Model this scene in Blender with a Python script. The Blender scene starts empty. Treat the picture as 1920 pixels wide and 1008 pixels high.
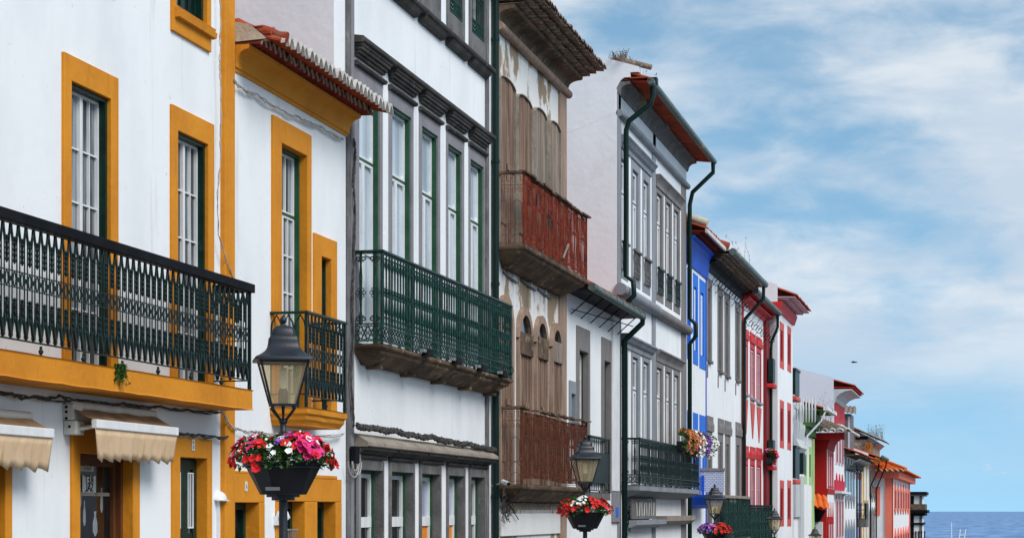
import bpy, math, random
from mathutils import Vector, noise
R=random.Random(7)
# ---------------------------------------------------------------- camera maths
F=3733.0; VX=1850.0; YH=957.0; A=7.5
TH=math.atan((VX-960)/F); CT,ST=math.cos(TH),math.sin(TH)
def Yx(x,w=0.):
    X=-A+w; r=(x-960)/F
    return X*(CT+r*ST)/(r*CT-ST)
def Wx(x,Y):
    r=(x-960)/F
    return Y*(r*CT-ST)/(CT+r*ST)+A
def dep(Y,w=0.): return (A-w)*ST+Y*CT
def Z(x,y,w=0.): return (YH-y)/F*dep(Yx(x,w),w)
def ZY(y,Y,w=0.): return (YH-y)/F*dep(Y,w)
def ground(Y): return -1.55-0.034*max(0,Y-10) if Y<320 else -12.1-(Y-320)*.05
# ---------------------------------------------------------------- scene helpers
SC=bpy.context.scene; COL=SC.collection
WL={}
def empty(name,loc,label=None,cat=None,group=None):
    o=bpy.data.objects.new(name,None); COL.objects.link(o); o.location=loc; o.empty_display_size=.3
    WL[o.name]=Vector(loc)
    if label: o['label']=label
    if cat: o['category']=cat
    if group: o['group']=group
    return o
def tag(o,label,cat,group=None,kind=None):
    if label: o['label']=label
    if cat: o['category']=cat
    if group: o['group']=group
    if kind: o['kind']=kind
    return o
class MB:
    def __init__(s): s.v=[]; s.f=[]; s.sm=[]
    def add(s,vs,fs,smooth=False):
        b=len(s.v); s.v+= [tuple(v) for v in vs]
        for f in fs: s.f.append([i+b for i in f]); s.sm.append(smooth)
        return s
    def quad(s,*p): return s.add(p,[list(range(len(p)))])
    def bx(s,x0,x1,y0,y1,z0,z1):
        if x1<x0:x0,x1=x1,x0
        if y1<y0:y0,y1=y1,y0
        if z1<z0:z0,z1=z1,z0
        v=[(x0,y0,z0),(x1,y0,z0),(x1,y1,z0),(x0,y1,z0),(x0,y0,z1),(x1,y0,z1),(x1,y1,z1),(x0,y1,z1)]
        return s.add(v,[[0,3,2,1],[4,5,6,7],[0,1,5,4],[1,2,6,5],[2,3,7,6],[3,0,4,7]])
    def wb(s,w0,w1,y0,y1,z0,z1): return s.bx(-A+w0,-A+w1,y0,y1,z0,z1)
    def ext(s,prof,y0,y1,smooth=False):      # prof: (w,z) polygon, extruded along the street
        n=len(prof); v=[(-A+w,y0,z) for w,z in prof]+[(-A+w,y1,z) for w,z in prof]
        f=[[i,(i+1)%n,n+(i+1)%n,n+i] for i in range(n)]
        s.add(v,f,smooth); s.add(v,[list(range(n))[::-1],[n+i for i in range(n)]]); return s
    def prism(s,poly,w0,w1):                 # poly: (y,z), extruded out of the facade
        n=len(poly); v=[(-A+w0,y,z) for y,z in poly]+[(-A+w1,y,z) for y,z in poly]
        s.add(v,[[i,(i+1)%n,n+(i+1)%n,n+i] for i in range(n)]+[list(range(n))[::-1],[n+i for i in range(n)]]); return s
    def tube(s,pts,r,n=4,closed=False,smooth=None,caps=True):
        P=[Vector(p) for p in pts]; m=len(P); v=[]; rr=r if isinstance(r,(list,tuple)) else [r]*m
        for i,p in enumerate(P):
            a=P[(i-1)%m] if (closed or i>0) else p; b=P[(i+1)%m] if (closed or i<m-1) else p
            d=(b-a); d=d.normalized() if d.length>1e-9 else Vector((0,0,1))
            up=Vector((1,0,0)) if abs(d.x)<.75 else Vector((0,0,1))
            e=d.cross(up).normalized(); g=d.cross(e)
            for k in range(n):
                t=2*math.pi*(k+.5)/n; v.append(p+(e*math.cos(t)+g*math.sin(t))*rr[i])
        f=[]
        for i in range(m if closed else m-1):
            j=(i+1)%m
            for k in range(n): f.append([i*n+k,i*n+(k+1)%n,j*n+(k+1)%n,j*n+k])
        if smooth is None: smooth=n>4
        s.add(v,f,smooth)
        if not closed and caps: s.add(v,[list(range(n)),[(m-1)*n+k for k in range(n)]][::-1])
        return s
    def lathe(s,c,prof,n=10,smooth=True):    # prof (r,z)
        v=[];cx,cy,cz=c
        for r,z in prof:
            for k in range(n):
                t=2*math.pi*k/n; v.append((cx+r*math.cos(t),cy+r*math.sin(t),cz+z))
        f=[[i*n+k,i*n+(k+1)%n,(i+1)*n+(k+1)%n,(i+1)*n+k] for i in range(len(prof)-1) for k in range(n)]
        s.add(v,f,smooth); s.add(v,[list(range(n))[::-1],[(len(prof)-1)*n+k for k in range(n)]]); return s
    def build(s,name,mat,parent=None,label=None,at=None,bevel=0):
        me=bpy.data.meshes.new(name); off=Vector((0,0,0))
        if parent is not None: off=WL[parent.name]
        elif at is not None: off=Vector(at)
        me.from_pydata([(x-off.x,y-off.y,z-off.z) for x,y,z in s.v],[],s.f)
        me.polygons.foreach_set('use_smooth',s.sm); 
        me.materials.append(mat)
        o=bpy.data.objects.new(name,me); COL.objects.link(o)
        if parent is not None: o.parent=parent
        elif at is not None: o.location=at
        WL[o.name]=off
        if label: o['label']=label
        if bevel:
            b=o.modifiers.new('bevel','BEVEL'); b.width=bevel; b.segments=2; b.limit_method='ANGLE'
        return o
# ---------------------------------------------------------------- materials
def srgb(r,g,b):
    f=lambda c:(c/255/12.92) if c/255<=.04045 else ((c/255+.055)/1.055)**2.4
    return (f(r),f(g),f(b),1)
def newmat(name):
    m=bpy.data.materials.new(name); m.use_nodes=True; nt=m.node_tree; b=nt.nodes['Principled BSDF']
    return m,nt,b
def mk(name,c1,c2=None,scale=(1,1,1),lo=.35,hi=.65,rough=.8,bump=0,bscale=20,c3=None,s3=(1,1,1),lo3=.55,hi3=.62,metal=0,detail=6,spec=.3,coat=0,c4=None,s4=(1,1,1),lo4=.6,hi4=.66):
    m,nt,b=newmat(name); N=nt.nodes; L=nt.links
    b.inputs['Roughness'].default_value=rough; b.inputs['Metallic'].default_value=metal
    b.inputs['Specular IOR Level'].default_value=spec; b.inputs['Coat Weight'].default_value=coat
    tc=N.new('ShaderNodeTexCoord')
    def layer(sc,lo,hi,off):
        mp=N.new('ShaderNodeMapping'); mp.inputs['Scale'].default_value=sc; mp.inputs['Location'].default_value=(off,off*.7,off*1.3)
        L.new(tc.outputs['Object'],mp.inputs['Vector'])
        n=N.new('ShaderNodeTexNoise'); n.inputs['Detail'].default_value=detail; n.inputs['Scale'].default_value=1; n.inputs['Roughness'].default_value=.6
        L.new(mp.outputs[0],n.inputs['Vector'])
        r=N.new('ShaderNodeMapRange'); r.inputs[1].default_value=lo; r.inputs[2].default_value=hi; L.new(n.outputs[0],r.inputs[0]); return r.outputs[0]
    cur=None
    if c2 is None: b.inputs['Base Color'].default_value=c1
    else:
        prev=c1
        for cc,sc,lo_,hi_,off in ((c2,scale,lo,hi,0),(c3,s3,lo3,hi3,7.3),(c4,s4,lo4,hi4,3.1)):
            if cc is None: continue
            mx=N.new('ShaderNodeMix'); mx.data_type='RGBA'
            L.new(layer(sc,lo_,hi_,off),mx.inputs[0])
            if cur is None: mx.inputs[6].default_value=prev
            else: L.new(cur,mx.inputs[6])
            mx.inputs[7].default_value=cc; cur=mx.outputs[2]
        L.new(cur,b.inputs['Base Color'])
    if bump:
        n=N.new('ShaderNodeTexNoise'); n.inputs['Scale'].default_value=bscale; n.inputs['Detail'].default_value=5
        L.new(tc.outputs['Object'],n.inputs['Vector'])
        bp=N.new('ShaderNodeBump'); bp.inputs['Strength'].default_value=bump; bp.inputs['Distance'].default_value=.02
        L.new(n.outputs[0],bp.inputs['Height']); L.new(bp.outputs[0],b.inputs['Normal'])
    return m
G=lambda v,t=(1,1,1):(v*t[0],v*t[1],v*t[2],1)
M={}
M['white']=mk('white_plaster',(.80,.815,.83,1),(.70,.715,.735,1),(.9,.9,.5),.42,.72,.85,.18,9,c3=(.52,.52,.51,1),s3=(4,4,.3),lo3=.60,hi3=.85,c4=(.60,.60,.58,1),s4=(14,14,9),lo4=.66,hi4=.72)
M['whiteold']=mk('weathered_white_plaster',(.72,.73,.735,1),(.6,.6,.6,1),(.8,.8,.5),.4,.75,.9,.2,9,c3=(.42,.41,.39,1),s3=(2.5,2.5,.5),lo3=.6,hi3=.8)
M['gable']=mk('white_gable_plaster',(.80,.80,.81,1),(.70,.70,.72,1),(.7,.7,.5),.4,.75,.9,.3,8,c3=(.60,.58,.57,1),s3=(1.3,1.3,.7),lo3=.6,hi3=.8)  # white wall paint; only its shading reads lavender
M['ochre']=mk('ochre_paint',(.64,.245,.012,1),(.53,.19,.009,1),(1.5,1.5,1.2),.4,.7,.75,.35,14,c3=(.36,.13,.01,1),s3=(5,5,.9),lo3=.58,hi3=.8,c4=(.30,.17,.07,1),s4=(16,16,9),lo4=.66,hi4=.72)
M['stone']=mk('dark_basalt_trim',(.155,.15,.152,1),(.09,.085,.08,1),(3,3,2),.4,.65,.85,.4,25,c3=(.24,.235,.225,1),s3=(9,9,4),lo3=.55,hi3=.75)
M['lavstone']=mk('painted_grey_trim',(.235,.228,.25,1),(.18,.175,.185,1),(3,3,2),.4,.7,.8,.3,20,c3=(.12,.11,.10,1),s3=(8,8,2),lo3=.6,hi3=.75)
M['hood']=mk('dark_stone_moulding',(.072,.066,.06,1),(.035,.032,.03,1),(4,2.5,4),.35,.65,.85,.5,20,c3=(.16,.145,.125,1),s3=(9,7,9),lo3=.58,hi3=.75)
M['sill']=mk('worn_pinkish_stone',(.30,.255,.21,1),(.2,.17,.14,1),(4,3,4),.4,.7,.9,.4,20,c3=(.1,.085,.07,1),s3=(6,6,6),lo3=.6,hi3=.72)
M['brownstone']=mk('brown_weathered_stone',(.15,.098,.062,1),(.06,.04,.026,1),(2.5,2.5,2.5),.38,.62,.9,.6,18,c3=(.30,.21,.13,1),s3=(6,6,6),lo3=.57,hi3=.68,c4=(.33,.12,.02,1),s4=(7,7,3),lo4=.66,hi4=.72)
M['pinkpil']=mk('faded_pink_stone_pilaster',(.34,.235,.175,1),(.23,.155,.115,1),(6,6,1.5),.4,.65,.9,.3,18,c3=(.2,.17,.14,1),s3=(9,9,2),lo3=.6,hi3=.7)
M['greystone']=mk('light_grey_trim',(.25,.27,.30,1),(.19,.2,.22,1),(2,2,1),.4,.7,.8,.2,15)
M['taupe']=mk('taupe_trim',(.205,.19,.185,1),(.15,.135,.13,1),(2,2,1),.4,.7,.8,.2,15)
M['green']=mk('dark_green_paint',(.005,.030,.020,1),(.003,.018,.013,1),(6,6,6),.4,.6,.4,spec=.25,c3=(.02,.05,.038,1),s3=(14,14,14),lo3=.6,hi3=.72)
M['greenb']=mk('dark_green_cast_iron',(.004,.020,.017,1),(.002,.009,.008,1),(9,9,9),.4,.6,.42,spec=.28,c3=(.02,.045,.033,1),s3=(25,25,25),lo3=.6,hi3=.7)
M['greenc']=mk('mid_green_cast_iron',(.004,.044,.034,1),(.003,.022,.018,1),(8,8,8),.4,.6,.5,spec=.22,c3=(.03,.11,.07,1),s3=(25,25,25),lo3=.58,hi3=.7)
M['greenj']=mk('green_window_frame_paint',(.022,.09,.04,1),(.014,.06,.03,1),(4,4,4),.4,.6,.5)
M['pipe']=mk('green_downpipe_paint',(.002,.014,.011,1),(.003,.02,.015,1),(3,3,.6),.4,.6,.4,spec=.2)
M['gutter']=mk('faded_green_grey_gutter',(.07,.11,.105,1),(.12,.14,.13,1),(4,1.5,4),.4,.6,.5,c3=(.30,.2,.09,1),s3=(2,.5,2),lo3=.6,hi3=.66)
M['black']=mk('black_paint',(.006,.006,.008,1),(.010,.010,.012,1),(5,5,5),.4,.6,.55,spec=.05)
M['lampblack']=mk('slate_black_lamp_paint',(.010,.013,.020,1),(.014,.018,.026,1),(8,8,8),.4,.6,.38,spec=.35,bump=.05,bscale=60)
M['planter']=mk('dark_grey_plastic',(.010,.011,.015,1),(.016,.017,.021,1),(5,5,2),.4,.7,.5,spec=.3)
M['rust']=mk('rusty_iron',(.24,.032,.012,1),(.13,.018,.008,1),(8,8,8),.4,.6,.85,.5,50,c3=(.34,.07,.02,1),s3=(20,20,20),lo3=.55,hi3=.68,c4=(.05,.012,.008,1),s4=(3,3,3),lo4=.58,hi4=.68)
M['rust2']=mk('dull_brown_rusty_iron',(.145,.042,.020,1),(.075,.024,.013,1),(8,8,8),.4,.6,.9,.5,50,c3=(.25,.10,.05,1),s3=(20,20,20),lo3=.6,hi3=.7)
M['rustthin']=mk('thin_rusty_scrollwork',(.21,.085,.05,1),(.12,.05,.03,1),(12,12,12),.4,.6,.9)
M['tile']=mk('terracotta_tiles',(.42,.075,.026,1),(.26,.043,.02,1),(3,7,3),.38,.6,.85,.4,20,c3=(.16,.09,.06,1),s3=(5,9,5),lo3=.6,hi3=.75)
M['tileo']=mk('bright_orange_tiles',(.80,.17,.03,1),(.6,.11,.02,1),(2,5,2),.38,.6,.85,.3,20,c3=(.4,.1,.03,1),s3=(4,8,4),lo3=.6,hi3=.75)
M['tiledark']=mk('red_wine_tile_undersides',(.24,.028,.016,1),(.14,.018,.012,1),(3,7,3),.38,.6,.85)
M['tileold']=mk('lichened_brown_tiles',(.24,.165,.125,1),(.14,.095,.07,1),(4,8,4),.38,.6,.9,.5,20,c3=(.34,.3,.25,1),s3=(7,14,7),lo3=.52,hi3=.64,c4=(.3,.06,.03,1),s4=(2,4,2),lo4=.62,hi4=.68)
M['mortar']=mk('whitewashed_tile_ends',(.62,.60,.56,1),(.42,.40,.37,1),(9,9,9),.4,.65,.9,.4,30)
M['cream']=mk('cracked_cream_mortar',(.55,.47,.36,1),(.4,.33,.25,1),(5,5,5),.4,.65,.9,.5,25,c3=(.2,.12,.07,1),s3=(3,3,9),lo3=.6,hi3=.68)
M['derelict']=mk('peeling_beige_and_white_plaster',(.70,.69,.67,1),(.30,.22,.145,1),(1.0,1.0,.8),.51,.545,.9,.4,9,c3=(.20,.155,.11,1),s3=(2.2,2.2,.7),lo3=.57,hi3=.66,c4=(.12,.10,.085,1),s4=(3.2,3.2,.6),lo4=.63,hi4=.72)
M['derelict2']=mk('stained_white_plaster',(.60,.59,.575,1),(.36,.31,.26,1),(1.2,1.2,.6),.52,.66,.9,.4,9,c3=(.2,.16,.12,1),s3=(3,3,.6),lo3=.62,hi3=.72)
M['wood']=mk('weathered_brown_planks',(.27,.17,.12,1),(.11,.066,.045,1),(16,16,.7),.42,.6,.9,.5,30,c3=(.40,.33,.28,1),s3=(18,18,.9),lo3=.58,hi3=.72)
M['woodgrey']=mk('silvered_grey_planks',(.27,.225,.19,1),(.13,.095,.075,1),(16,16,.7),.42,.6,.9,.5,30,c3=(.36,.25,.17,1),s3=(3,3,.6),lo3=.55,hi3=.7)
M['whitep']=mk('white_window_paint',(.74,.75,.76,1),(.62,.63,.64,1),(6,6,3),.4,.7,.5)
M['offwhite']=mk('off_white_plastic',(.62,.61,.57,1),(.5,.49,.45,1),(6,6,3),.4,.7,.5)
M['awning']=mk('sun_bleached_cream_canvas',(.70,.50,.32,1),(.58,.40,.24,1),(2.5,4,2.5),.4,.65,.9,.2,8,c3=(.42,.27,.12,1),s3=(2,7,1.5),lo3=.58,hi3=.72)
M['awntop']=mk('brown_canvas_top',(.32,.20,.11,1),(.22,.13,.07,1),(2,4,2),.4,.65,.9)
M['brown']=mk('dark_brown_joinery',(.14,.045,.012,1),(.09,.03,.01,1),(4,4,1),.4,.6,.6)
M['blue']=mk('cobalt_blue_paint',(.006,.085,.54,1),(.005,.055,.40,1),(2,2,1),.4,.7,.6)
M['bluel']=mk('bright_blue_paint',(.01,.16,.66,1),(.01,.12,.52,1),(2,2,1),.4,.7,.6)
M['red']=mk('red_paint',(.55,.022,.022,1),(.42,.015,.016,1),(2,2,1),.4,.7,.6)
M['rede']=mk('deep_red_plaster',(.40,.008,.008,1),(.33,.006,.006,1),(2,2,1),.4,.7,.75)
M['redl']=mk('faded_coral_red_paint',(.60,.09,.075,1),(.48,.06,.05,1),(2,2,1),.4,.7,.7)
M['redd']=mk('dark_red_shutters',(.20,.008,.012,1),(.13,.006,.01,1),(3,3,.7),.4,.7,.6)
M['crim']=mk('crimson_paint',(.50,.005,.03,1),(.42,.005,.025,1),(2,2,1),.4,.7,.7)
M['lilac']=mk('shade_tinted_side_plaster',(.71,.695,.76,1),(.65,.635,.70,1),(.5,.5,.3),.4,.7,.85)  # lavender shade of the white side wall put into its colour
M['coral']=mk('coral_plaster',(.78,.19,.125,1),(.66,.14,.095,1),(1,1,.6),.4,.7,.8,.15,9)
M['pink']=mk('pink_white_paint',(.62,.40,.44,1),(.5,.3,.35,1),(2,2,1),.4,.7,.7)
M['lime']=mk('pale_lime_paint',(.42,.62,.27,1),(.34,.52,.22,1),(2,2,1),.4,.7,.7)
M['grass']=mk('vivid_green_eave_paint',(.045,.15,.03,1),(.03,.09,.02,1),(2,2,1),.4,.7,.7)
M['yellow']=mk('yellow_paint',(.62,.38,.05,1),(.5,.3,.04,1),(2,2,1),.4,.7,.7)
M['greyw']=mk('pale_grey_boarding',(.55,.57,.58,1),(.42,.44,.45,1),(8,8,.5),.4,.7,.8)
M['ruin']=mk('bare_rubble_and_render',(.30,.26,.21,1),(.17,.13,.10,1),(2,2,2),.42,.58,.95,.6,6,c3=(.45,.41,.35,1),s3=(3,3,3),lo3=.52,hi3=.66)
M['cable']=mk('dusty_black_cable',(.04,.037,.035,1),(.10,.09,.08,1),(9,9,9),.45,.7,.7)
M['cablew']=mk('pale_grey_cable',(.42,.40,.38,1),(.28,.26,.24,1),(9,9,9),.45,.7,.7)
M['zinc']=mk('grey_metal_conduit',(.33,.34,.35,1),(.24,.25,.26,1),(4,4,1),.4,.7,.45,metal=.3)
M['orange']=mk('orange_door_panel',(.80,.26,.02,1),(.7,.22,.02,1),(2,2,2),.4,.7,.5)
M['leaf']=mk('petunia_leaf',(.05,.13,.025,1),(.09,.20,.04,1),(30,30,30),.4,.65,.6)
M['dry']=mk('dry_roof_weeds',(.20,.13,.06,1),(.12,.10,.04,1),(20,20,20),.4,.65,.9)
M['pred']=mk('red_petals',(.62,.01,.016,1),(.78,.03,.03,1),(25,25,25),.4,.65,.6)
M['pmag']=mk('magenta_petals',(.70,.015,.17,1),(.85,.06,.30,1),(25,25,25),.4,.65,.6)
M['ppink']=mk('lilac_pink_petals',(.62,.14,.42,1),(.75,.30,.55,1),(25,25,25),.4,.65,.6)
M['pwhite']=mk('white_petals',(.85,.85,.82,1),(.75,.76,.70,1),(25,25,25),.4,.65,.6)
M['ppurp']=mk('purple_petals',(.20,.06,.42,1),(.3,.12,.55,1),(25,25,25),.4,.65,.6)
M['poran']=mk('rusty_orange_petals',(.55,.14,.04,1),(.65,.25,.08,1),(25,25,25),.4,.65,.6)
M['cobble']=mk('basalt_cobbles',(.07,.07,.072,1),(.045,.045,.047,1),(4,4,4),.4,.65,.8,.5,8)
M['asphalt']=mk('asphalt',(.055,.055,.057,1),(.04,.04,.042,1),(2,2,2),.4,.65,.85,.3,30)
M['paving']=mk('grey_paving',(.21,.205,.195,1),(.16,.155,.15,1),(3,3,3),.4,.65,.8,.2,10)
M['land']=mk('scrub_ground',(.10,.11,.06,1),(.14,.12,.08,1),(.1,.1,.1),.4,.65,.9)
M['bird']=mk('dark_feathers',(.03,.03,.035,1))
M['boatw']=mk('white_boat_paint',(.8,.8,.8,1),(.7,.7,.7,1),(1,1,1),.4,.7,.4)
M['plateb']=mk('number_plate_enamel',(.70,.72,.66,1),(.6,.62,.56,1),(20,20,20),.4,.6,.4)
def glass(name,dark,light,sx=(4,4,.7),lo=.45,hi=.6,rough=.06,spec=.8):
    m=mk(name,dark,light,sx,lo,hi,rough,spec=spec,detail=3)
    nt=m.node_tree; N=nt.nodes; L=nt.links
    b=N['Principled BSDF']; tc=N.new('ShaderNodeTexCoord'); n=N.new('ShaderNodeTexNoise'); n.inputs['Scale'].default_value=1.7
    bp=N.new('ShaderNodeBump'); bp.inputs['Strength'].default_value=.12; bp.inputs['Distance'].default_value=.03
    L.new(tc.outputs['Object'],n.inputs['Vector']); L.new(n.outputs[0],bp.inputs['Height']); L.new(bp.outputs[0],b.inputs['Normal'])
    return m
M['gdark']=glass('dark_window_glass',(.015,.018,.022,1),(.10,.115,.13,1),(5,5,.8))
M['gcurt']=glass('net_curtained_glass',(.016,.022,.026,1),(.24,.27,.30,1),(8,8,.4),.47,.6)
M['gsky']=glass('painted_sky_reflection_glass',(.36,.43,.50,1),(.52,.60,.68,1),(1.3,1.3,.35),.42,.6)  # pale blue sky reflection painted into the pane colour
M['gshade']=glass('lilac_blind_glass',(.33,.37,.50,1),(.38,.42,.55,1),(1,1,1))
M['gblack']=glass('black_interior_glass',(.006,.007,.008,1),(.03,.03,.028,1),(3,3,2),.5,.7,.08,.5)
# lantern glass: frosted, lets light through
m,nt,b=newmat('frosted_amber_lantern_glass'); N=nt.nodes; L=nt.links
b.inputs['Base Color'].default_value=(.80,.68,.44,1); b.inputs['Roughness'].default_value=.25
tr=N.new('ShaderNodeBsdfTransparent'); tr.inputs[0].default_value=(.92,.86,.72,1); mx=N.new('ShaderNodeMixShader'); mx.inputs[0].default_value=.28
L.new(tr.outputs[0],mx.inputs[1]); L.new(b.outputs[0],mx.inputs[2]); L.new(mx.outputs[0],N['Material Output'].inputs['Surface']); M['lglass']=m
# sea
m,nt,b=newmat('sea_water'); N=nt.nodes; L=nt.links
tc=N.new('ShaderNodeTexCoord'); mp=N.new('ShaderNodeMapping'); mp.inputs['Scale'].default_value=(.06,.010,.05)
L.new(tc.outputs['Object'],mp.inputs['Vector'])
n=N.new('ShaderNodeTexNoise'); n.inputs['Scale'].default_value=1; n.inputs['Detail'].default_value=8; n.inputs['Roughness'].default_value=.65; L.new(mp.outputs[0],n.inputs['Vector'])
rp=N.new('ShaderNodeValToRGB'); rp.color_ramp.elements[0].position=.38; rp.color_ramp.elements[0].color=(.075,.165,.33,1); rp.color_ramp.elements[1].position=.64; rp.color_ramp.elements[1].color=(.18,.33,.56,1)
L.new(n.outputs[0],rp.inputs[0]); L.new(rp.outputs[0],b.inputs['Base Color']); b.inputs['Roughness'].default_value=.55; b.inputs['Specular IOR Level'].default_value=.15
bp=N.new('ShaderNodeBump'); bp.inputs['Strength'].default_value=.6; bp.inputs['Distance'].default_value=1.5; L.new(n.outputs[0],bp.inputs['Height']); L.new(bp.outputs[0],b.inputs['Normal']); M['sea']=m

m,nt,b=newmat('painted_white_block_screen'); N=nt.nodes; L=nt.links
tc=N.new('ShaderNodeTexCoord'); mp=N.new('ShaderNodeMapping'); mp.inputs['Rotation'].default_value=(math.radians(90),0,0); L.new(tc.outputs['Object'],mp.inputs['Vector'])
bk=N.new('ShaderNodeTexBrick'); bk.inputs['Scale'].default_value=5; bk.inputs['Color1'].default_value=(.66,.68,.72,1); bk.inputs['Color2'].default_value=(.58,.60,.64,1); bk.inputs['Mortar'].default_value=(.25,.27,.32,1); bk.inputs['Mortar Size'].default_value=.035
L.new(mp.outputs[0],bk.inputs['Vector']); L.new(bk.outputs[0],b.inputs['Base Color']); b.inputs['Roughness'].default_value=.8; M['brickw']=m
# ---------------------------------------------------------------- building pieces
class Bld:
    """a building between two image columns; its holes are cut when finish() is called"""
    def __init__(s,name,label,cat,y0,y1,ztop,w=0.,wall='white',depthX=9.,gable=None,ridge=1.7,cut0=None):
        s.y0,s.y1,s.ztop,s.w,s.wall,s.dx=y0,y1,ztop,w,wall,depthX; s.g=ground((y0+y1)/2)-.3
        s.root=empty(name,(-A+w,(y0+y1)/2,ground((y0+y1)/2)),label,cat); s.holes=[]; s.gable=gable; s.ridge=ridge
    def hole(s,y0,y1,z0,z1): s.holes.append((max(y0,s.y0),min(y1,s.y1),z0,z1))
    def finish(s):
        ys=sorted({s.y0,s.y1}|{h[i] for h in s.holes for i in(0,1)}); zs=sorted({s.g,s.ztop}|{h[i] for h in s.holes for i in(2,3)})
        m=MB(); X=-A+s.w
        for i in range(len(ys)-1):
            run=None
            for j in range(len(zs)-1):
                yc,zc=(ys[i]+ys[i+1])/2,(zs[j]+zs[j+1])/2
                inside=any(h[0]<yc<h[1] and h[2]<zc<h[3] for h in s.holes)
                if not inside:
                    if run is None: run=zs[j]
                if inside and run is not None: m.quad((X,ys[i],run),(X,ys[i+1],run),(X,ys[i+1],zs[j]),(X,ys[i],zs[j])); run=None
            if run is not None: m.quad((X,ys[i],run),(X,ys[i+1],run),(X,ys[i+1],zs[-1]),(X,ys[i],zs[-1]))
        for a,b,c,d in s.holes:
            e=X-.35
            m.quad((X,a,c),(e,a,c),(e,a,d),(X,a,d)); m.quad((X,b,c),(e,b,c),(e,b,d),(X,b,d)); m.quad((X,a,d),(e,a,d),(e,b,d),(X,b,d)); m.quad((X,a,c),(e,a,c),(e,b,c),(X,b,c))
            m.quad((e,a,c),(e,b,c),(e,b,d),(e,a,d))
        o=m.build('wall',M[s.wall],s.root)
        g=MB(); B=X-s.dx; zt=s.ztop
        for y in (s.y0,s.y1):
            g.quad((X,y,s.g),(X,y,zt),((X+B)/2,y,zt+s.ridge),(B,y,zt),(B,y,s.g))
        g.quad((B,s.y0,s.g),(B,s.y1,s.g),(B,s.y1,zt),(B,s.y0,zt))
        g.build('gable_wall',M[s.gable or s.wall],s.root)
        return o
    def box(s,name,mat,w0,w1,y0,y1,z0,z1,parent=None,bevel=0):
        return MB().wb(s.w+w0,s.w+w1,y0,y1,z0,z1).build(name,M[mat],parent or s.root,bevel=bevel)
def ring(m,w0,w1,y0,y1,z0,z1,t,tt=None,tb=None):
    tt=t if tt is None else tt; tb=t if tb is None else tb
    m.wb(w0,w1,y0,y0+t,z0,z1); m.wb(w0,w1,y1-t,y1,z0,z1)
    if tt>0: m.wb(w0,w1,y0+t,y1-t,z1-tt,z1)
    if tb>0: m.wb(w0,w1,y0+t,y1-t,z0,z0+tb)
def window(b,y0,y1,z0,z1,leaf='whitep',jamb='green',pane='gdark',sur=None,so=(.15,.15,.25,0),sp=.03,rec=.12,n=2,cols=2,rows=5,tr=0.,trc=2,jt=.05,st=.045,bar=.018,
           sill=None,solid=0.,solidmat=None,rounded=False,lab=None,jout=.035,name='window',arch=False):
    """opening y0..y1, z0..z1; so = surround widths left,right,top,bottom"""
    W=b.w; b.hole(y0-.004,y1+.004,z0-.004,z1+.004)
    f=MB(); wi=W-rec
    iy0,iy1,iz0,iz1=y0+jt,y1-jt,z0+(.03 if solid==0 else .02),z1-jt
    zt=iz1-tr*(iz1-iz0)
    panes=MB(); wp=wi-.02
    def leafgrid(a,c,lo,hi,cols,rows,st):
        ring(f,wi-.03,wi+.012,a,c,lo,hi,st)
        ya,yb,za,zb=a+st,c-st,lo+st,hi-st
        for k in range(1,cols): y=ya+(yb-ya)*k/cols; f.wb(wi-.022,wi+.006,y-bar/2,y+bar/2,za,zb)
        for k in range(1,rows): z=za+(zb-za)*k/rows; f.wb(wi-.021,wi+.004,ya,yb,z-bar/2,z+bar/2)
        if rounded:
            r=min(.07,(yb-ya)/2.2)
            for (cy,cz,sy,sz) in ((ya,za,1,1),(yb,za,-1,1),(ya,zb,1,-1),(yb,zb,-1,-1)):
                pts=[(cy,cz)]+[(cy+sy*r*(1-math.cos(t)),cz+sz*r*(1-math.sin(t))) for t in [math.pi/2*i/4 for i in range(5)]]
                f.prism(pts,wi-.02,wi+.003)
    if tr>0:
        leafgrid(iy0,iy1,zt+.02,iz1,trc,1,st*.8)
    for k in range(n):
        a=iy0+(iy1-iy0)*k/n+(.004 if k else 0); c=iy0+(iy1-iy0)*(k+1)/n
        lo=iz0+solid*(iz1-iz0)
        leafgrid(a,c,lo,zt,cols,rows,st)
    o=f.build(name,M[leaf],b.root,label=lab)
    j=MB(); ring(j,wi-.06,min(W-.003,wi+jout),y0,y1,z0,z1,jt,jt,.02)
    if tr>0: j.wb(wi-.05,wi+.02,iy0,iy1,zt-.004,zt+.024)
    j.build('jamb_frame',M[jamb],o)
    if solid:
        s_=MB()
        for k in range(n):
            a=iy0+(iy1-iy0)*k/n+(.004 if k else 0); c=iy0+(iy1-iy0)*(k+1)/n
            ring(s_,wi-.03,wi+.01,a,c,iz0,iz0+solid*(iz1-iz0)-.002,st*1.3); s_.wb(wi-.025,wi-.008,a+st,c-st,iz0+st,iz0+solid*(iz1-iz0)-st)
        s_.build('door_panel',M[solidmat or leaf],o)
    panes.wb(wp-.006,wp,iy0,iy1,iz0,iz1); panes.build('pane',M[pane],o)
    if sur:
        q=MB(); l,r,t,bo=so; e=-rec-.02
        q.wb(W+e,W+sp,y0-l,y0-.0,z0-bo,z1+t); q.wb(W+e,W+sp,y1+.0,y1+r,z0-bo,z1+t); q.wb(W+e,W+sp-.001,y0,y1,z1,z1+t)
        if bo: q.wb(W+e,W+sp-.001,y0,y1,z0-bo,z0)
        q.build('surround',M[sur],o,bevel=.006); b.hole(y0-min(l,.1)*.5,y1+min(r,.1)*.5,z0-bo*.5,z1+t*.5)
        b.holes.pop(-2)
    if sill: MB().wb(W,W+sp+.07,y0-.08,y1+.08,z0-.09,z0-.012).build('sill',M[sill],o,bevel=.008)
    return o
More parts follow.
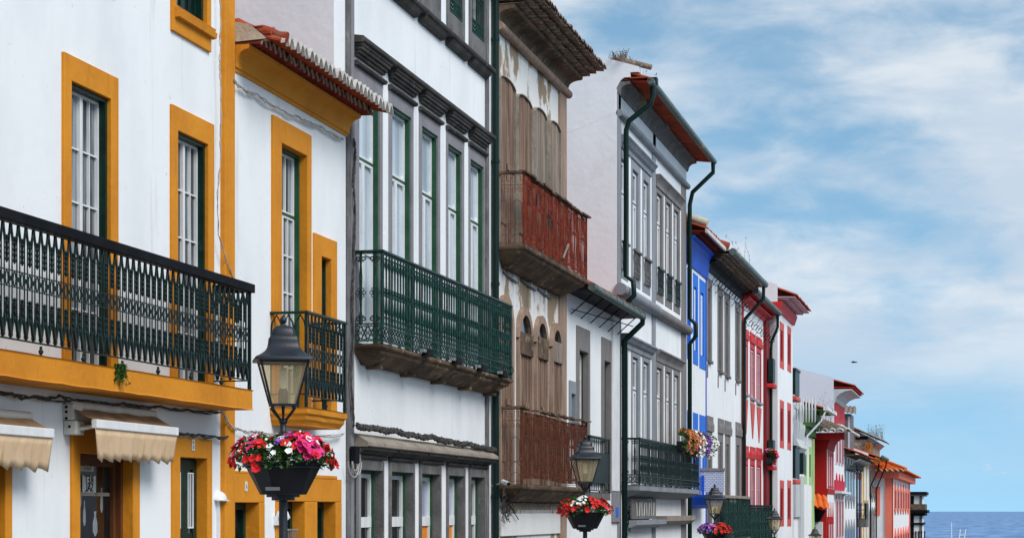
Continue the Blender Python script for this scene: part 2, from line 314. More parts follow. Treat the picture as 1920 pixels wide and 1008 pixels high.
def pxwin(b,o,i,zb=None,**k):
    """o=(xl,yt,xr[,yb]) outer surround, i=(xl,yt,xr[,yb]) opening, in photo pixels; bottoms may be world heights zb"""
    W=b.w; oy0,oy1=Yx(o[0],W),Yx(o[2],W); y0,y1=Yx(i[0],W),Yx(i[2],W)
    z1=Z(i[0],i[1],W); zo=Z(o[0],o[1],W)
    z0=zb if zb is not None else Z(i[0],i[3],W)
    zo0=(Z(o[0],o[3],W) if len(o)>3 else z0)
    so=(max(.01,y0-oy0),max(.01,oy1-y1),max(.01,zo-z1),max(0,z0-zo0))
    return window(b,y0,y1,z0,z1,so=so,**k)
def loft(m,y0,y1,w0,W,levels,jit=.007):
    """slab tapering downwards with slightly worn edges; levels=[(inset,z)...] top to bottom, back stays on the wall"""
    n=max(3,int((y1-y0)/.18)); rows=[]
    for d,z in levels:
        row=[(-A+w0,y0+d,z)]; wf=w0+W-d
        for k in range(n+1): row.append((-A+wf-R.uniform(0,jit),y0+d+(y1-y0-2*d)*k/n,z+R.uniform(-jit,jit)*.6*(1 if row and z<levels[0][1] else .3)))
        row.append((-A+w0,y1-d,z)); rows.append(row)
    q=n+3; v=[p for r in rows for p in r]
    m.add(v,[[i*q+k,i*q+(k+1)%q,(i+1)*q+(k+1)%q,(i+1)*q+k] for i in range(len(rows)-1) for k in range(q)]+[list(range(q)),[(len(rows)-1)*q+k for k in range(q)][::-1]])
    return m
def corr(m,y0,y1,w0,z0,w1,z1,pitch=.2,amp=.04,th=.014,seg=6,jit=0.):
    n=max(1,round((y1-y0)/pitch)); p=(y1-y0)/n; v=[]; cols=n*seg+1
    offs=[(R.uniform(-jit,jit),R.uniform(-jit,jit)*.5) for _ in range(n+1)]
    for c in range(cols):
        y=y0+p*c/seg; k=min(n-1,c//seg); h=amp*abs(math.sin(math.pi*(c%seg)/seg)); dw,dz=offs[k]
        v+=[(-A+w0,y,z0+h),(-A+w1+dw,y,z1+h+dz),(-A+w1+dw,y,z1+h-th+dz),(-A+w0,y,z0+h-th)]
    f=[]
    for c in range(cols-1):
        a=c*4;b=a+4
        f+=[[a,b,b+1,a+1],[a+1,b+1,b+2,a+2],[a+2,b+2,b+3,a+3]]
    m.add(v,f); return m
def arcs(m,y0,y1,w,z,pitch,amp,th,t=.03,seg=6):
    """mortared tile ends: a little thick arch for every tile"""
    n=max(1,round((y1-y0)/pitch)); p=(y1-y0)/n
    for k in range(n):
        dz=R.uniform(-.006,.006); dw=R.uniform(-.012,.012)
        pts=[(y0+p*k+p*i/seg, z+amp*math.sin(math.pi*i/seg)+dz) for i in range(seg+1)]
        for i in range(seg):
            (a,za),(b,zb)=pts[i],pts[i+1]; X0,X1=-A+w+dw,-A+w+dw+t
            m.add([(X0,a,za-th),(X1,a,za-th),(X1,b,zb-th),(X0,b,zb-th),(X0,a,za),(X1,a,za),(X1,b,zb),(X0,b,zb)],[[0,3,2,1],[4,5,6,7],[1,2,6,5],[3,0,4,7],[0,1,5,4],[2,3,7,6]])
    return m
def roof(b,w_eave,z_eave,slope=.36,mat='tile',pitch=.22,y0=None,y1=None,back=True,amp=.05):
    y0=b.y0 if y0 is None else y0; y1=b.y1 if y1 is None else y1
    half=b.dx/2; m=MB(); zr=z_eave+(w_eave+half)*slope
    corr(m,y0,y1,b.w-half,zr,b.w+w_eave,z_eave,pitch,amp,.02)
    m.quad((-A+b.w-half,y0,zr),(-A+b.w-half,y1,zr),(-A+b.w-2*half-.2,y1,zr-half*slope),(-A+b.w-2*half-.2,y0,zr-half*slope))
    return m.build('roof',M[mat],b.root)
# --- railings: m(s,t,o) gives a point s along, t up, o outwards
def front(w,y0,z0): return lambda s,t,o=0.:(-A+w+o,y0+s,z0+t)
def side(w0,y0,z0): return lambda s,t,o=0.:(-A+w0+s,y0-o,z0+t)
def bar(m,f,s0,t0,s1,t1,r=.008,n=4,o=0.): m.tube([f(s0,t0,o),f(s1,t1,o)],r,n)
def rg(m,f,s,t,r,rr=.006,seg=8,e=1.): m.tube([f(s+r*math.cos(2*math.pi*k/seg),t+e*r*math.sin(2*math.pi*k/seg)) for k in range(seg)],rr,4,closed=True)
def beads(m,f,s,ta,tb,r0=.0045,r1=.012,step=.042):
    n=max(2,round(abs(tb-ta)/step)); P=[];Q=[]
    for i in range(n):
        for u,r in ((.0,r0),(.3,r1),(.55,r1*.8),(.8,r0)): P.append(f(s,ta+(tb-ta)*(i+u)/n)); Q.append(r)
    m.tube(P+[f(s,tb)],Q+[r0],5,smooth=False)
def rail_gothic(m,f,L,H,pitch=.13):
    n=max(1,round(L/pitch)); p=L/n; t0,t1=.05,H-.0; tm=H*.53
    bar(m,f,0,t0-.02,L,t0-.02,.009)
    bar(m,f,0,tm-.055,L,tm-.055,.006); bar(m,f,0,tm+.065,L,tm+.065,.006)
    for k in range(n):
        c=(k+.5)*p; a=p*.19
        for sg in(-1,1):
            m.tube([f(c+sg*a,t0+.17),f(c+sg*a,t1-.15),f(c+sg*a*1.2,t1-.11),f(c+sg*a*.7,t1-.06),f(c,t1-.01)],[.0058,.0058,.011,.010,.014],4)
            m.tube([f(c+sg*a,t0+.19),f(c+sg*a*1.3,t0+.11),f(c+sg*a*.6,t0+.05),f(c,t0-.01)],[.0058,.014,.014,.012],4)
        m.tube([f(c,t0+.13),f(c,t0)],[.004,.02],4)
        rg(m,f,c,tm+.005,.016,.008,6)
        rg(m,f,k*p,tm+.005,p*.2,.006,8,2.2)
        s0=k*p
        beads(m,f,s0,t1-.10,t1-H*.34,.007,.016)
        beads(m,f,s0,tm-.10-H*.04,t0+.10,.007,.016,.05)
        for sg in (-1,1): m.tube([f(s0+sg*p*.14,tm-.17),f(s0+sg*p*.14,t0+.12)],.0045,4); m.tube([f(s0+sg*p*.12,t1-.12),f(s0+sg*p*.12,t1-H*.33)],.004,4)
def rail_cast(m,f,L,H,panels,per=9,post=True):
    tb=.17*H; 
    for k in range(panels+1):
        if post: bar(m,f,L*k/panels,-.03,L*k/panels,H,.014)
    for t in (.012,tb,H-.015): bar(m,f,0,t,L,t,.012)
    bar(m,f,0,tb*.5,L,tb*.5,.005)
    n=panels*per; p=L/n
    for k in range(n):
        c=(k+.5)*p
        m.tube([f(c,tb),f(c,H*.30),f(c,H*.34),f(c,H*.5),f(c,H*.56),f(c,H*.62),f(c,H*.8),f(c,H*.86),f(c,H)],[.009,.014,.022,.011,.022,.011,.013,.022,.009],4)
        for t in (H*.24,H*.56,H*.90): rg(m,f,c+p/2,t,p*.36,.0085,6,1.25)
        rg(m,f,c,tb*.27,p*.34,.0085,6,.9); rg(m,f,c,tb*.75,p*.34,.0085,6,.9)
def rail_rust(m,f,L,H,pitch=.055,sag=0.):
    n=round(L/pitch); p=L/n
    def g(s,t,o=0.): return f(s,t+sag*math.sin(s/L*math.pi*2.2)*(1-t/H*.5)*.5,o+.01*math.sin(s*9+t*5))
    for t in (0,.14,.24,.64*H,.88*H,H-.01):
        m.tube([g(L*i/24,t) for i in range(25)],.0055,4)
    for k in range(n+1):
        s=k*p+R.uniform(-.005,.005)
        m.tube([g(s,0),g(s+R.uniform(-.01,.01),H*.5),g(s,H)],.0068 if k%5 else .011,4)
        for t in (.06,.60*H,.92*H):
            a=g(s-p*.4,t); m.tube([g(s-p*.45,t-.015),g(s,t+.03),g(s+p*.45,t-.015)],.0055,4)
def scroll(m,f,s,t,r,d=1,rr=.006,turns=1.3,a0=math.pi/2):
    pts=[]; n=12
    for i in range(n+1):
        a=a0+d*turns*2*math.pi*i/n; q=r*(1-.72*i/n); pts.append(f(s+q*math.cos(a),t+q*math.sin(a)))
    m.tube(pts,rr,4)
def rail_scroll(m,f,L,H,n=3):
    """meander on top, scroll row, tall arches, interlaced arches below"""
    p=L/n; rr=.0065
    for t in (.0,H*.83,H*.27,H*.985): bar(m,f,0,t,L,t,rr)
    for s in (0,L): bar(m,f,s,0,s,H,.009)
    for k in range(n):
        a=k*p; c=a+p/2
        m.tube([f(a,H*.93),f(a+p*.2,H*.93),f(a+p*.2,H*.87),f(a+p*.42,H*.87),f(a+p*.42,H*.96),f(a+p*.75,H*.96),f(a+p*.75,H*.89),f(a+p,H*.89)],rr,4)
        for sg in(-1,1): scroll(m,f,c+sg*p*.25,H*.76,p*.22,sg,rr)
        pts=[f(a+p*.15,H*.27),f(a+p*.15,H*.52)]+[f(c-p*.35*math.cos(t),H*.52+.10*math.sin(t)) for t in [math.pi*i/6 for i in range(1,6)]]+[f(a+p*.85,H*.52),f(a+p*.85,H*.27)]
        m.tube(pts,rr,4)
        for h0 in (0,.14):
            m.tube([f(a,h0*H),]+[f(c-p*.5*math.cos(t),H*(h0+.12*math.sin(t))) for t in [math.pi*i/6 for i in range(1,6)]]+[f(a+p,h0*H)],rr,4)
        bar(m,f,a,H*.27,a,H*.83,rr*.8)
def rail_rosette(m,f,L,H,n=2,r=.010):
    """side panel with slender cast balusters, rosettes and a lattice base"""
    tb=.2*H
    for t in (.012,tb,H-.01): bar(m,f,0,t,L,t,r)
    for s in (0,L): bar(m,f,s,0,s,H,r*1.2)
    p=L/n
    for k in range(n):
        c=(k+.5)*p
        m.tube([f(c,tb),f(c,H*.28),f(c,H*.36),f(c,H*.5),f(c,H*.62),f(c,H*.72),f(c,H*.86),f(c,H)],[.028,.022,.014,.02,.018,.022,.013,.02],6)
        for t in (H*.55,): 
            for q in range(6): 
                an=math.pi*q/3; rg(m,f,c+.045*math.cos(an),t+.045*math.sin(an),.02,.007,6)
        for t,sg in ((H*.93,-1),(H*.26,1)):
            for s2 in(-1,1): scroll(m,f,c+s2*p*.22,t,p*.19,s2*sg,.010,1.2,math.pi/2*sg)
        for q in (0,1):
            rg(m,f,a:=k*p+(q+.5)*p/2,tb*.5,tb*.40,.009,8); rg(m,f,a,tb*.5,tb*.18,.008,6)
            bar(m,f,k*p+q*p/2,0,k*p+(q+1)*p/2,tb,.006); bar(m,f,k*p+q*p/2,tb,k*p+(q+1)*p/2,0,.006)
def handrail(m,w0,W,y0,y1,z,t=.035,h=.035,ends=True):
    m.wb(w0+W-t,w0+W+t,y0-t,y1+t,z,z+h)
    m.wb(w0,w0+W-t,y0-t,y0+t,z+.0015,z+h-.0015)
    if ends: m.wb(w0,w0+W-t,y1-t,y1+t,z+.0015,z+h-.0015)
def pipe(name,pts,r,mat,parent,n=8,rings=0):
    m=MB().tube(pts,r,n)
    if rings:
        a,b=Vector(pts[0]),Vector(pts[-1])
    return m.build(name,M[mat],parent)
# ================================================================ SETTING
def tagged(m,name,mat,kind='structure',at=(0,0,0)): o=m.build(name,M[mat],at=at); o['kind']=kind; return o
m=MB(); ys=[-60,-20,10,60,120,200,320,420,600]
for i in range(len(ys)-1):
    a,b=ys[i],ys[i+1]; za,zb=ground(a)-.25,ground(b)-.25
    m.quad((-400,a,za+ (-.0)),(-9,a,za),(-9,b,zb),(-400,b,zb)); m.quad((-9,a,za),(500,a,za),(500,b,zb),(-9,b,zb))
tagged(m,'terrain','land')
def strip(name,mat,x0,x1,dz,y0=-20,y1=320):
    m=MB(); L=[y0,10,60,120,200,y1]
    for a,b in zip(L,L[1:]):
        za,zb=ground(a)+dz,ground(b)+dz
        m.add([(x0,a,za),(x1,a,za),(x1,b,zb),(x0,b,zb),(x0,a,za-.2),(x1,a,za-.2),(x1,b,zb-.2),(x0,b,zb-.2)],[[0,1,2,3],[1,5,6,2],[0,3,7,4],[0,4,5,1],[3,2,6,7]])
    return tagged(m,name,mat)
strip('pavement','paving',-A+.02,-4.3,0); strip('kerb','cobble',-4.3,-4.15,.0); strip('road','cobble',-4.15,2.2,-.13); strip('kerb','cobble',2.2,2.35,0); strip('pavement','paving',2.35,6,0)
m=MB(); m.quad((-30000,260,-18),(30000,260,-18),(30000,60000,-18),(-30000,60000,-18)); tagged(m,'sea','sea')
# unseen houses behind and beside the viewer, added for bounce light and reflections
m=MB(); q=0
for (a,c,h,x) in ((-30,-8,5.5,3.2),(-8,3,4.2,3.0),(3,22,5.2,3.4),(22,45,6.,3.6),(45,75,4.,4.0),(75,110,3.,4.6),(110,170,1.,5.6),(170,240,-2,6.8)):
    q+=1
    if q==3: continue
    m.add([(x,a,-12),(x,c,-12),(x,c,h),(x,a,h),(x+9,a,-12),(x+9,c,-12),(x+9,c,h),(x+9,a,h),(x+4.5,a,h+1.8),(x+4.5,c,h+1.8)],[[0,1,2,3],[5,4,7,6],[0,3,8,7,4],[1,5,6,9,2],[3,2,9,8],[8,9,6,7]])
tagged(m,'unseen_bounce_buildings','white')
# world
w=bpy.data.worlds.new('World'); SC.world=w; w.use_nodes=True; nt=w.node_tree; N=nt.nodes; L=nt.links
bg=N['Background']; bg.inputs[1].default_value=SKYS=.12
SUN_EL,SUN_AZ=math.radians(43),math.radians(120)    # azimuth from +Y towards +X
sk=N.new('ShaderNodeTexSky'); sk.sky_type='NISHITA'; sk.sun_disc=False; sk.sun_elevation=SUN_EL; sk.sun_rotation=SUN_AZ; sk.altitude=0; sk.air_density=1.0; sk.dust_density=.2; sk.ozone_density=3.0
tc=N.new('ShaderNodeTexCoord')
va=N.new('ShaderNodeVectorMath'); va.operation='ADD'; va.inputs[1].default_value=(0,0,.30); L.new(tc.outputs['Generated'],va.inputs[0]); L.new(va.outputs[0],sk.inputs['Vector'])
def nz(sc,loc,det,rgh=.55,dist=0.):
    mp=N.new('ShaderNodeMapping'); mp.inputs['Scale'].default_value=sc; mp.inputs['Location'].default_value=loc; mp.inputs['Rotation'].default_value=(0,math.radians(6),0)
    L.new(tc.outputs['Generated'],mp.inputs['Vector']); n=N.new('ShaderNodeTexNoise'); n.inputs['Scale'].default_value=1; n.inputs['Detail'].default_value=det; n.inputs['Roughness'].default_value=rgh; n.inputs['Distortion'].default_value=dist
    L.new(mp.outputs[0],n.inputs['Vector']); return n.outputs[0]
def mth(op,a,b=None,cl=False):
    n=N.new('ShaderNodeMath'); n.operation=op; n.use_clamp=cl
    for i,q in enumerate((a,b)):
        if q is None: continue
        if isinstance(q,(int,float)): n.inputs[i].default_value=q
        else: L.new(q,n.inputs[i])
    return n.outputs[0]
def mr(v,a,b,c=0.,d=1.,sm=True):
    n=N.new('ShaderNodeMapRange'); n.interpolation_type='SMOOTHSTEP' if sm else 'LINEAR'
    for i,q in zip((1,2,3,4),(a,b,c,d)): n.inputs[i].default_value=q
    L.new(v,n.inputs[0]); return n.outputs[0]
sep=N.new('ShaderNodeSeparateXYZ'); L.new(tc.outputs['Generated'],sep.inputs[0])
big=nz((6,6,15),(2.9,0,.15),3,.5,.3); fine=nz((20,20,52),(1,3,2),8,.6,.3)
v=mth('ADD',mth('MULTIPLY',big,.70),mth('MULTIPLY',fine,.30))
cov=mr(v,.37,.58)
up=mr(sep.outputs[2],.035,.10,.18,1.)
low=mr(sep.outputs[2],.01,.02,0,1)
cl=mth('MULTIPLY',mth('MULTIPLY',cov,up),low)
cl=mth('MULTIPLY',cl,.9)
# small puffs near the sea horizon
puff=mr(nz((55,55,120),(4,1,0),5,.6),.60,.70); band=mth('MULTIPLY',mr(sep.outputs[2],.010,.016),mr(sep.outputs[2],.024,.034,1,0))
cl=mth('MAXIMUM',cl,mth('MULTIPLY',mth('MULTIPLY',puff,band),.55))
hs=N.new('ShaderNodeHueSaturation'); hs.inputs['Saturation'].default_value=1.0; hs.inputs['Value'].default_value=1.0; L.new(sk.outputs[0],hs.inputs['Color'])
tn=N.new('ShaderNodeMix'); tn.data_type='RGBA'; tn.blend_type='MULTIPLY'; tn.inputs[0].default_value=1; tn.inputs[7].default_value=(1.82,2.0,1.62,1); L.new(hs.outputs[0],tn.inputs[6])
shade=nz((9,9,40),(5,2,1),5,.55)
cm=N.new('ShaderNodeMix'); cm.data_type='RGBA'; L.new(mr(shade,.38,.62),cm.inputs[0]); CL=4.5
cm.inputs[6].default_value=(CL*.98,CL*1.14,CL*1.32,1); cm.inputs[7].default_value=(CL*1.30,CL*1.38,CL*1.46,1)
mx=N.new('ShaderNodeMix'); mx.data_type='RGBA'; L.new(cl,mx.inputs[0]); L.new(tn.outputs[2],mx.inputs[6]); L.new(cm.outputs[2],mx.inputs[7]); L.new(mx.outputs[2],bg.inputs[0])
sd=bpy.data.lights.new('sun','SUN'); sd.energy=2.65; sd.angle=math.radians(30); sd.color=(1,.965,.92)
so_=bpy.data.objects.new('sun',sd); COL.objects.link(so_)
d=Vector((math.cos(SUN_EL)*math.sin(SUN_AZ),math.cos(SUN_EL)*math.cos(SUN_AZ),math.sin(SUN_EL)))
so_.rotation_euler=d.to_track_quat('Z','Y').to_euler(); so_.location=d*60
cd=bpy.data.cameras.new('camera'); cam=bpy.data.objects.new('camera',cd); COL.objects.link(cam); SC.camera=cam
cd.sensor_width=36; cd.lens=36*F/1920; cd.shift_y=(YH-504)/1920; cd.clip_end=80000; cd.clip_start=.1
cam.rotation_euler=(math.radians(90),0,TH)
SC.view_settings.view_transform='Standard'; SC.view_settings.look='None'; SC.view_settings.exposure=EXPO=.2; SC.view_settings.gamma=1
def text_mesh(name,s,size,mat,parent,p,mirror=False,thick=.002):
    """lettering standing flat on a facade (faces the street)"""
    cu=bpy.data.curves.new('t','FONT'); cu.body=s; cu.size=size; cu.align_x='CENTER'; cu.align_y='CENTER'; cu.extrude=thick; cu.resolution_u=2
    t=bpy.data.objects.new('t',cu); COL.objects.link(t); dg=bpy.context.evaluated_depsgraph_get(); me=bpy.data.meshes.new_from_object(t.evaluated_get(dg))
    COL.objects.unlink(t); bpy.data.objects.remove(t)
    k=-1 if mirror else 1; q=WL[parent.name]
    for v in me.vertices: x,y,z=v.co; v.co=(p[0]+z-q.x,p[1]+k*x-q.y,p[2]+y-q.z)
    me.materials.clear(); me.materials.append(M[mat]); o=bpy.data.objects.new(name,me); COL.objects.link(o); o.parent=parent; WL[o.name]=q; return o
def balcony(b,y0,y1,W,zt,zb,slab,slabmat,railmat,hrmat,front_fn,side_fn,lv=None,hr=(.03,.035),both=True,name='balcony'):
    """zt rail top, zb rail bottom, slab=(top,bottom)"""
    w=b.w; s=MB()
    if lv is None: loft(s,y0,y1,w,W,[(0,slab[0]),(0,slab[1])])
    else: loft(s,y0-.0,y1,w,W,lv)
    o=s.build(name,M[slabmat],b.root,bevel=.012)
    r=MB(); H=zt-hr[1]-zb; e=.03
    front_fn(r,front(w+W-e,y0+e,zb),y1-y0-2*e,H); side_fn(r,side(w,y0+e,zb),W-e,H); side_fn(r,side(w,y1-e,zb),W-e,H)
    L=y1-y0; n=max(2,int(L/.7))
    for k in range(n+1):
        y=y0+e+(L-2*e)*k/n; r.tube([(-A+w+W-e,y,zb+.01),(-A+w+W-e,y,slab[0]-.01)],.012,6); r.lathe((-A+w+W-e,y,(zb+slab[0])/2),[(.008,-.025),(.024,0),(.008,.025)],6)
    for yy in(y0+e,y1-e): r.bx(-A+w+W-e-.015,-A+w+W-e+.015,yy-.015,yy+.015,slab[0],zt-hr[1])
    r.build('railing',M[railmat],o)
    h=MB(); handrail(h,w,W-e,y0+e,y1-e,zt-hr[1],hr[0],hr[1]); h.build('handrail',M[hrmat],o,bevel=.006)
    return o
# ================================================================ 1 white house, ochre trim
b=B1=Bld('house','large white house with ochre window borders and a long green iron balcony','house',9.5,Yx(432),7.6,wall='white')
bw=Wx(475,Yx(398))
zs_t,zs_b=Z(237,692,bw),Z(237,736,bw)
for (o,i) in (((115,97,217),(129,152,203)),((318,195,397),(329,245,386))):
    pxwin(b,o,i,zb=zs_t+.02,leaf='whitep',jamb='green',pane='gcurt',sur='ochre',rec=.085,jout=.075,n=2,cols=2,rows=5,jt=.035,st=.024,bar=.014)
window(b,Yx(-150),Yx(-85),zs_t+.02,Z(129,152),leaf='whitep',jamb='green',pane='gcurt',sur='ochre',so=(.12,.12,.2,0),rec=.085,jout=.075,rows=5,jt=.035,st=.03)
# upper window with moulded apron
yb=Z(330,12)
window(b,Yx(326),Yx(384),yb,yb+1.7,leaf='green',jamb='green',pane='gcurt',sur='ochre',so=(.09,.1,.2,.26),rec=.085,jout=.07,rows=4)
window(b,Yx(124),Yx(203),yb,yb+1.7,leaf='green',jamb='green',pane='gcurt',sur='ochre',so=(.12,.12,.2,.26),rec=.085,jout=.07,rows=4)
m=MB(); m.ext([(.03,yb-.13),(.075,yb-.12),(.085,yb-.07),(.06,yb-.06),(.07,yb-.03),(.03,yb-.03)],Yx(322),Yx(393)); m.build('window_apron',M['ochre'],b.root)
b.box('corner_pilaster','ochre',-.02,.055,Yx(413),Yx(432)-.003,b.g,7.7,bevel=.01)
y1=Yx(398); y0=9.6
o=balcony(b,y0,y1,bw,Z(245,462,bw),Z(237,678,bw),(zs_t,zs_b),'ochre','greenb','black',lambda m,f,L,H:rail_gothic(m,f,L,H,.122),lambda m,f,L,H:rail_gothic(m,f,L,H,.13),hr=(.045,.085))
# shop window + door on the ground floor
gz=ground(16)+.05
pxwin(b,(-70,790,17),(-58,845,4),zb=gz,leaf='brown',jamb='brown',pane='gblack',sur='ochre',rec=.11,jout=.03,n=1,cols=1,rows=1)
sw=pxwin(b,(131,790,257),(145,848,244),zb=gz,leaf='brown',jamb='brown',pane='gblack',sur='ochre',rec=.13,jout=.06,n=1,cols=1,rows=1,jt=.05,st=.05)
py=Yx(148); ys_=Yx(170)
pz=Z(150,895)
MB().bx(-A-.147,-A-.141,Yx(155,-.14),Yx(180,-.14),Z(150,921),Z(150,889)).build('notice_card',M['offwhite'],sw)
text_mesh('notice_lettering','RET',.105,'black',sw,(-A-.139,Yx(167,-.14),Z(160,898)),True); text_mesh('notice_lettering','SAL',.105,'black',sw,(-A-.139,Yx(167,-.14),Z(160,913)),True)
MB().bx(-A-.147,-A-.141,Yx(150,-.14),Yx(176,-.14),Z(150,881),Z(150,862)).build('notice_card',M['cream'],sw)
text_mesh('notice_lettering','CO',.10,'taupe',sw,(-A-.139,Yx(164,-.14),Z(160,872)),True)
MB().bx(-A-.147,-A-.143,Yx(150,-.14),Yx(206,-.14),Z(150,928),Z(150,921)).build('display_shelf',M['sill'],sw)
m=MB(); 
for (xa,za,r) in ((152,1000,.07),(168,985,.05),(188,1005,.09),(200,960,.05),(160,950,.05)):
    yy=Yx(xa,-.1); m.lathe((-A-.145,yy,Z(xa,za)),[(.012,0),(r*.6,.04),(r*.55,.12),(r*.2,.18),(r*.3,.22),(.01,.22)],8)
for v in range(len(m.v)): x,y,z=m.v[v]; m.v[v]=(-A-.149+(x+A+.145)*.06,y,z)
m.build('displayed_pottery',M['greystone'],sw)
dr=pxwin(b,(320,817,393),(333,856,384),zb=gz,leaf='green',jamb='green',pane='gcurt',sur='ochre',rec=.09,jout=-.02,n=2,cols=1,rows=3,jt=.02,st=.09,bar=.09)
m=MB(); yA,yB,zt_=Yx(333),Yx(384),Z(333,856)
for k in range(2):
    a=yA+.02+(yB-yA-.04)*k/2+.09; c=a+(yB-yA-.04)/2-.18
    H=(zt_-.0-gz)
    for r in range(3):
        z1=zt_-.14-r*(H-.2)/3; z0=z1-(H-.2)/3+.13
        ring(m,-.086,-.072,a,c,z0,z1,.012); m.wb(-.086,-.073,(a+c)/2-.006,(a+c)/2+.006,z0+.012,z1-.012)
m.build('glazing_bar',M['whitep'],dr)
yn=Yx(356); o=MB().wb(.031,.038,yn-.035,yn+.035,Z(356,844),Z(356,823)).build('number_plate',M['plateb'],b.root); text_mesh('plate_numeral','8\n8',.05,'taupe',o,(-A+.039,yn,Z(356,833.5)))
m=MB(); yl=Yx(408); zl=Z(408,936)
m.add(*(lambda v,f:(v,f))([(-A+.0+.12*math.cos(p)*math.cos(q)*.8+.0,yl+.1*math.cos(p)*math.sin(q),zl+.09*math.sin(p)) for p in [0,.4,.8,1.2,1.57] for q in [-1.57+i*.52 for i in range(7)]],[[r*7+k,r*7+k+1,(r+1)*7+k+1,(r+1)*7+k] for r in range(4) for k in range(6)]),True)
m.wb(0,.09,yl-.09,yl+.09,zl-.012,zl); m.build('wall_light',M['whitep'],b.root)
MB().wb(0,.03,Yx(405),Yx(407),zl-.5,zl-.01).build('conduit',M['whitep'],b.root)
b.finish(); roof(b,.35,7.6)
MB().ext([(0,7.25),(.1,7.3),(.25,7.5),(.3,7.6),(0,7.6)],b.y0,b.y1).build('cornice',M['ochre'],b.root)
# awnings
def awning(xw0,xf0,xf1,label,seed):
    Y0=Yx(xw0); W=Wx(xf0,Y0); Y1=Yx(xf1,W); rr=random.Random(seed)
    zf=Z((xf0+xf1)/2,793,W); zw=Z((xf0+xf1)/2-25,767)
    r=empty('awning',(-A,(Y0+Y1)/2,zf),label,'awning','cream shop awnings')
    m=MB(); n=14
    v=[];
    for k in range(n+1):
        y=Y0+(Y1-Y0)*k/n
        for j in range(5):
            t=j/4; v.append((-A+.03+(W-.03)*t,y,zw+(zf-zw)*t-.03*math.sin(t*math.pi)*(.6+.4*math.sin(k*1.3))))
    m.add(v,[[k*5+j,k*5+j+1,(k+1)*5+j+1,(k+1)*5+j] for k in range(n) for j in range(4)],True)
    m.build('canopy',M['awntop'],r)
    MB().wb(W-.02,W+.035,Y0,Y1,zf-.075,zf).build('front_bar',M['whitep'],r,bevel=.008)
    m=MB(); n=60; D=.26; v=[]
    for k in range(n+1):
        t=k/n; y=Y0+(Y1-Y0)*t
        tear=(.03*abs(((t*9.3+seed*.3)%1)-.15)+rr.uniform(-.008,.008)+.02*math.sin(t*5+seed))
        for j in range(5):
            q=j/4; L=(D+(.038*((t*8+seed*.37)%1)**2-.02 +tear*.35))*q
            v.append((-A+W+.02+.006*math.sin(t*31+seed)*q+.003*math.sin(t*77)*q-.05*q, y+ (.17*(1-t)*q if t<.6 else 0)*(1 if t<.6 else 0)*0+ .14*q*(1-t)**2, zf-.07-L))
    m.add(v,[[k*5+j,k*5+j+1,(k+1)*5+j+1,(k+1)*5+j] for k in range(n) for j in range(4)],True)
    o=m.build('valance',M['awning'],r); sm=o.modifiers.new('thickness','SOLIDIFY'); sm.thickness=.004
    m=MB(); m.tube([(-A+.02,Y0+.06,zf-.10),(-A+W*.9,Y0+.10,zf-.05)],.018,8); m.tube([(-A+.02,Y1-.06,zf-.10),(-A+W*.9,Y1-.10,zf-.05)],.018,8); m.tube([(-A+.06,Y0,zw-.02),(-A+.06,Y1,zw-.02)],.04,10)
    m.build('folding_arm',M['offwhite'],r)
    return r,Y0,Y1,W,zf,zw
awning(118,175,329,'torn cream canvas awning with white front bar over the brown shop window',1)
awning(-200,-140,95,'cream awning cut by the left edge of the picture, above the leftmost shop opening',2)
yb_,zb_=Yx(118),Z(130,757)
r=empty('awning_bracket',(-A,Yx(130),Z(130,815)),'dirty white metal bracket box with bolt holes beside the torn awning','bracket')
m=MB(); m.wb(0,.10,Yx(117),Yx(135),Z(130,788),Z(130,758)); m.wb(0,.12,Yx(118),Yx(134),Z(130,815),Z(130,789)); m.build('bracket_box',M['offwhite'],r,bevel=.01)
m=MB()
for (xx,yy) in ((122,763),(122,772),(122,784),(128,800)): y=Yx(117)-.003 if yy<790 else Yx(118)-.003; m.tube([(-A+Wx(xx+2,y),y,Z(xx,yy)),(-A+Wx(xx+2,y),y+.01,Z(xx,yy))],.013,8)
m.build('bolt_hole',M['black'],r)
# ================================================================ 2 small white house with ochre cornice
b=Bld('house','low white house with ochre cornice and red tiled eave, next to the long balcony house','house',Yx(432)+.004,Yx(646),Z(540,200)+.3,wall='white',w=.015)
bw2=Wx(575,Yx(503))
zt2,zb2=Z(610,592,bw2),Z(610,752,bw2); sl=(Z(610,768,bw2),Z(610,800,bw2))
pxwin(b,(508,215,580),(524,268,572),zb=sl[0]+.02,leaf='whitep',jamb='greenj',pane='gcurt',sur='ochre',rec=.13,jout=.065,n=2,cols=2,rows=5,tr=.24,trc=3,jt=.035,st=.03)
pxwin(b,(586,436,628),(599,480,617),zb=sl[0]+.02,leaf='whitep',jamb='green',pane='gcurt',sur='ochre',rec=.1,jout=.06,n=1,cols=2,rows=5,jt=.03,st=.03)
y0b=Yx(503); y1b=Yx(650,bw2)
lvl=[(0,sl[0]),(0,sl[0]-.07),(.025,sl[0]-.08),(.03,sl[0]-.13),(.05,sl[0]-.15),(.07,sl[1])]
def arch_side(m,f,L,H):
    bar(m,f,0,.05,L,.05,.012)
    for k in range(3):
        a=L*k/3; c=a+L/6
        m.tube([f(a,H*.05),f(a,H*.78),f(a+.02,H*.9),f(c,H*.99),f(a+L/3-.02,H*.9),f(a+L/3,H*.78),f(a+L/3,H*.05)],.012,5)
balcony(b,y0b,y1b,bw2,zt2,zb2,sl,'ochre','greenb','green',lambda m,f,L,H:rail_gothic(m,f,L,H,.115),arch_side,lv=lvl,hr=(.03,.03))
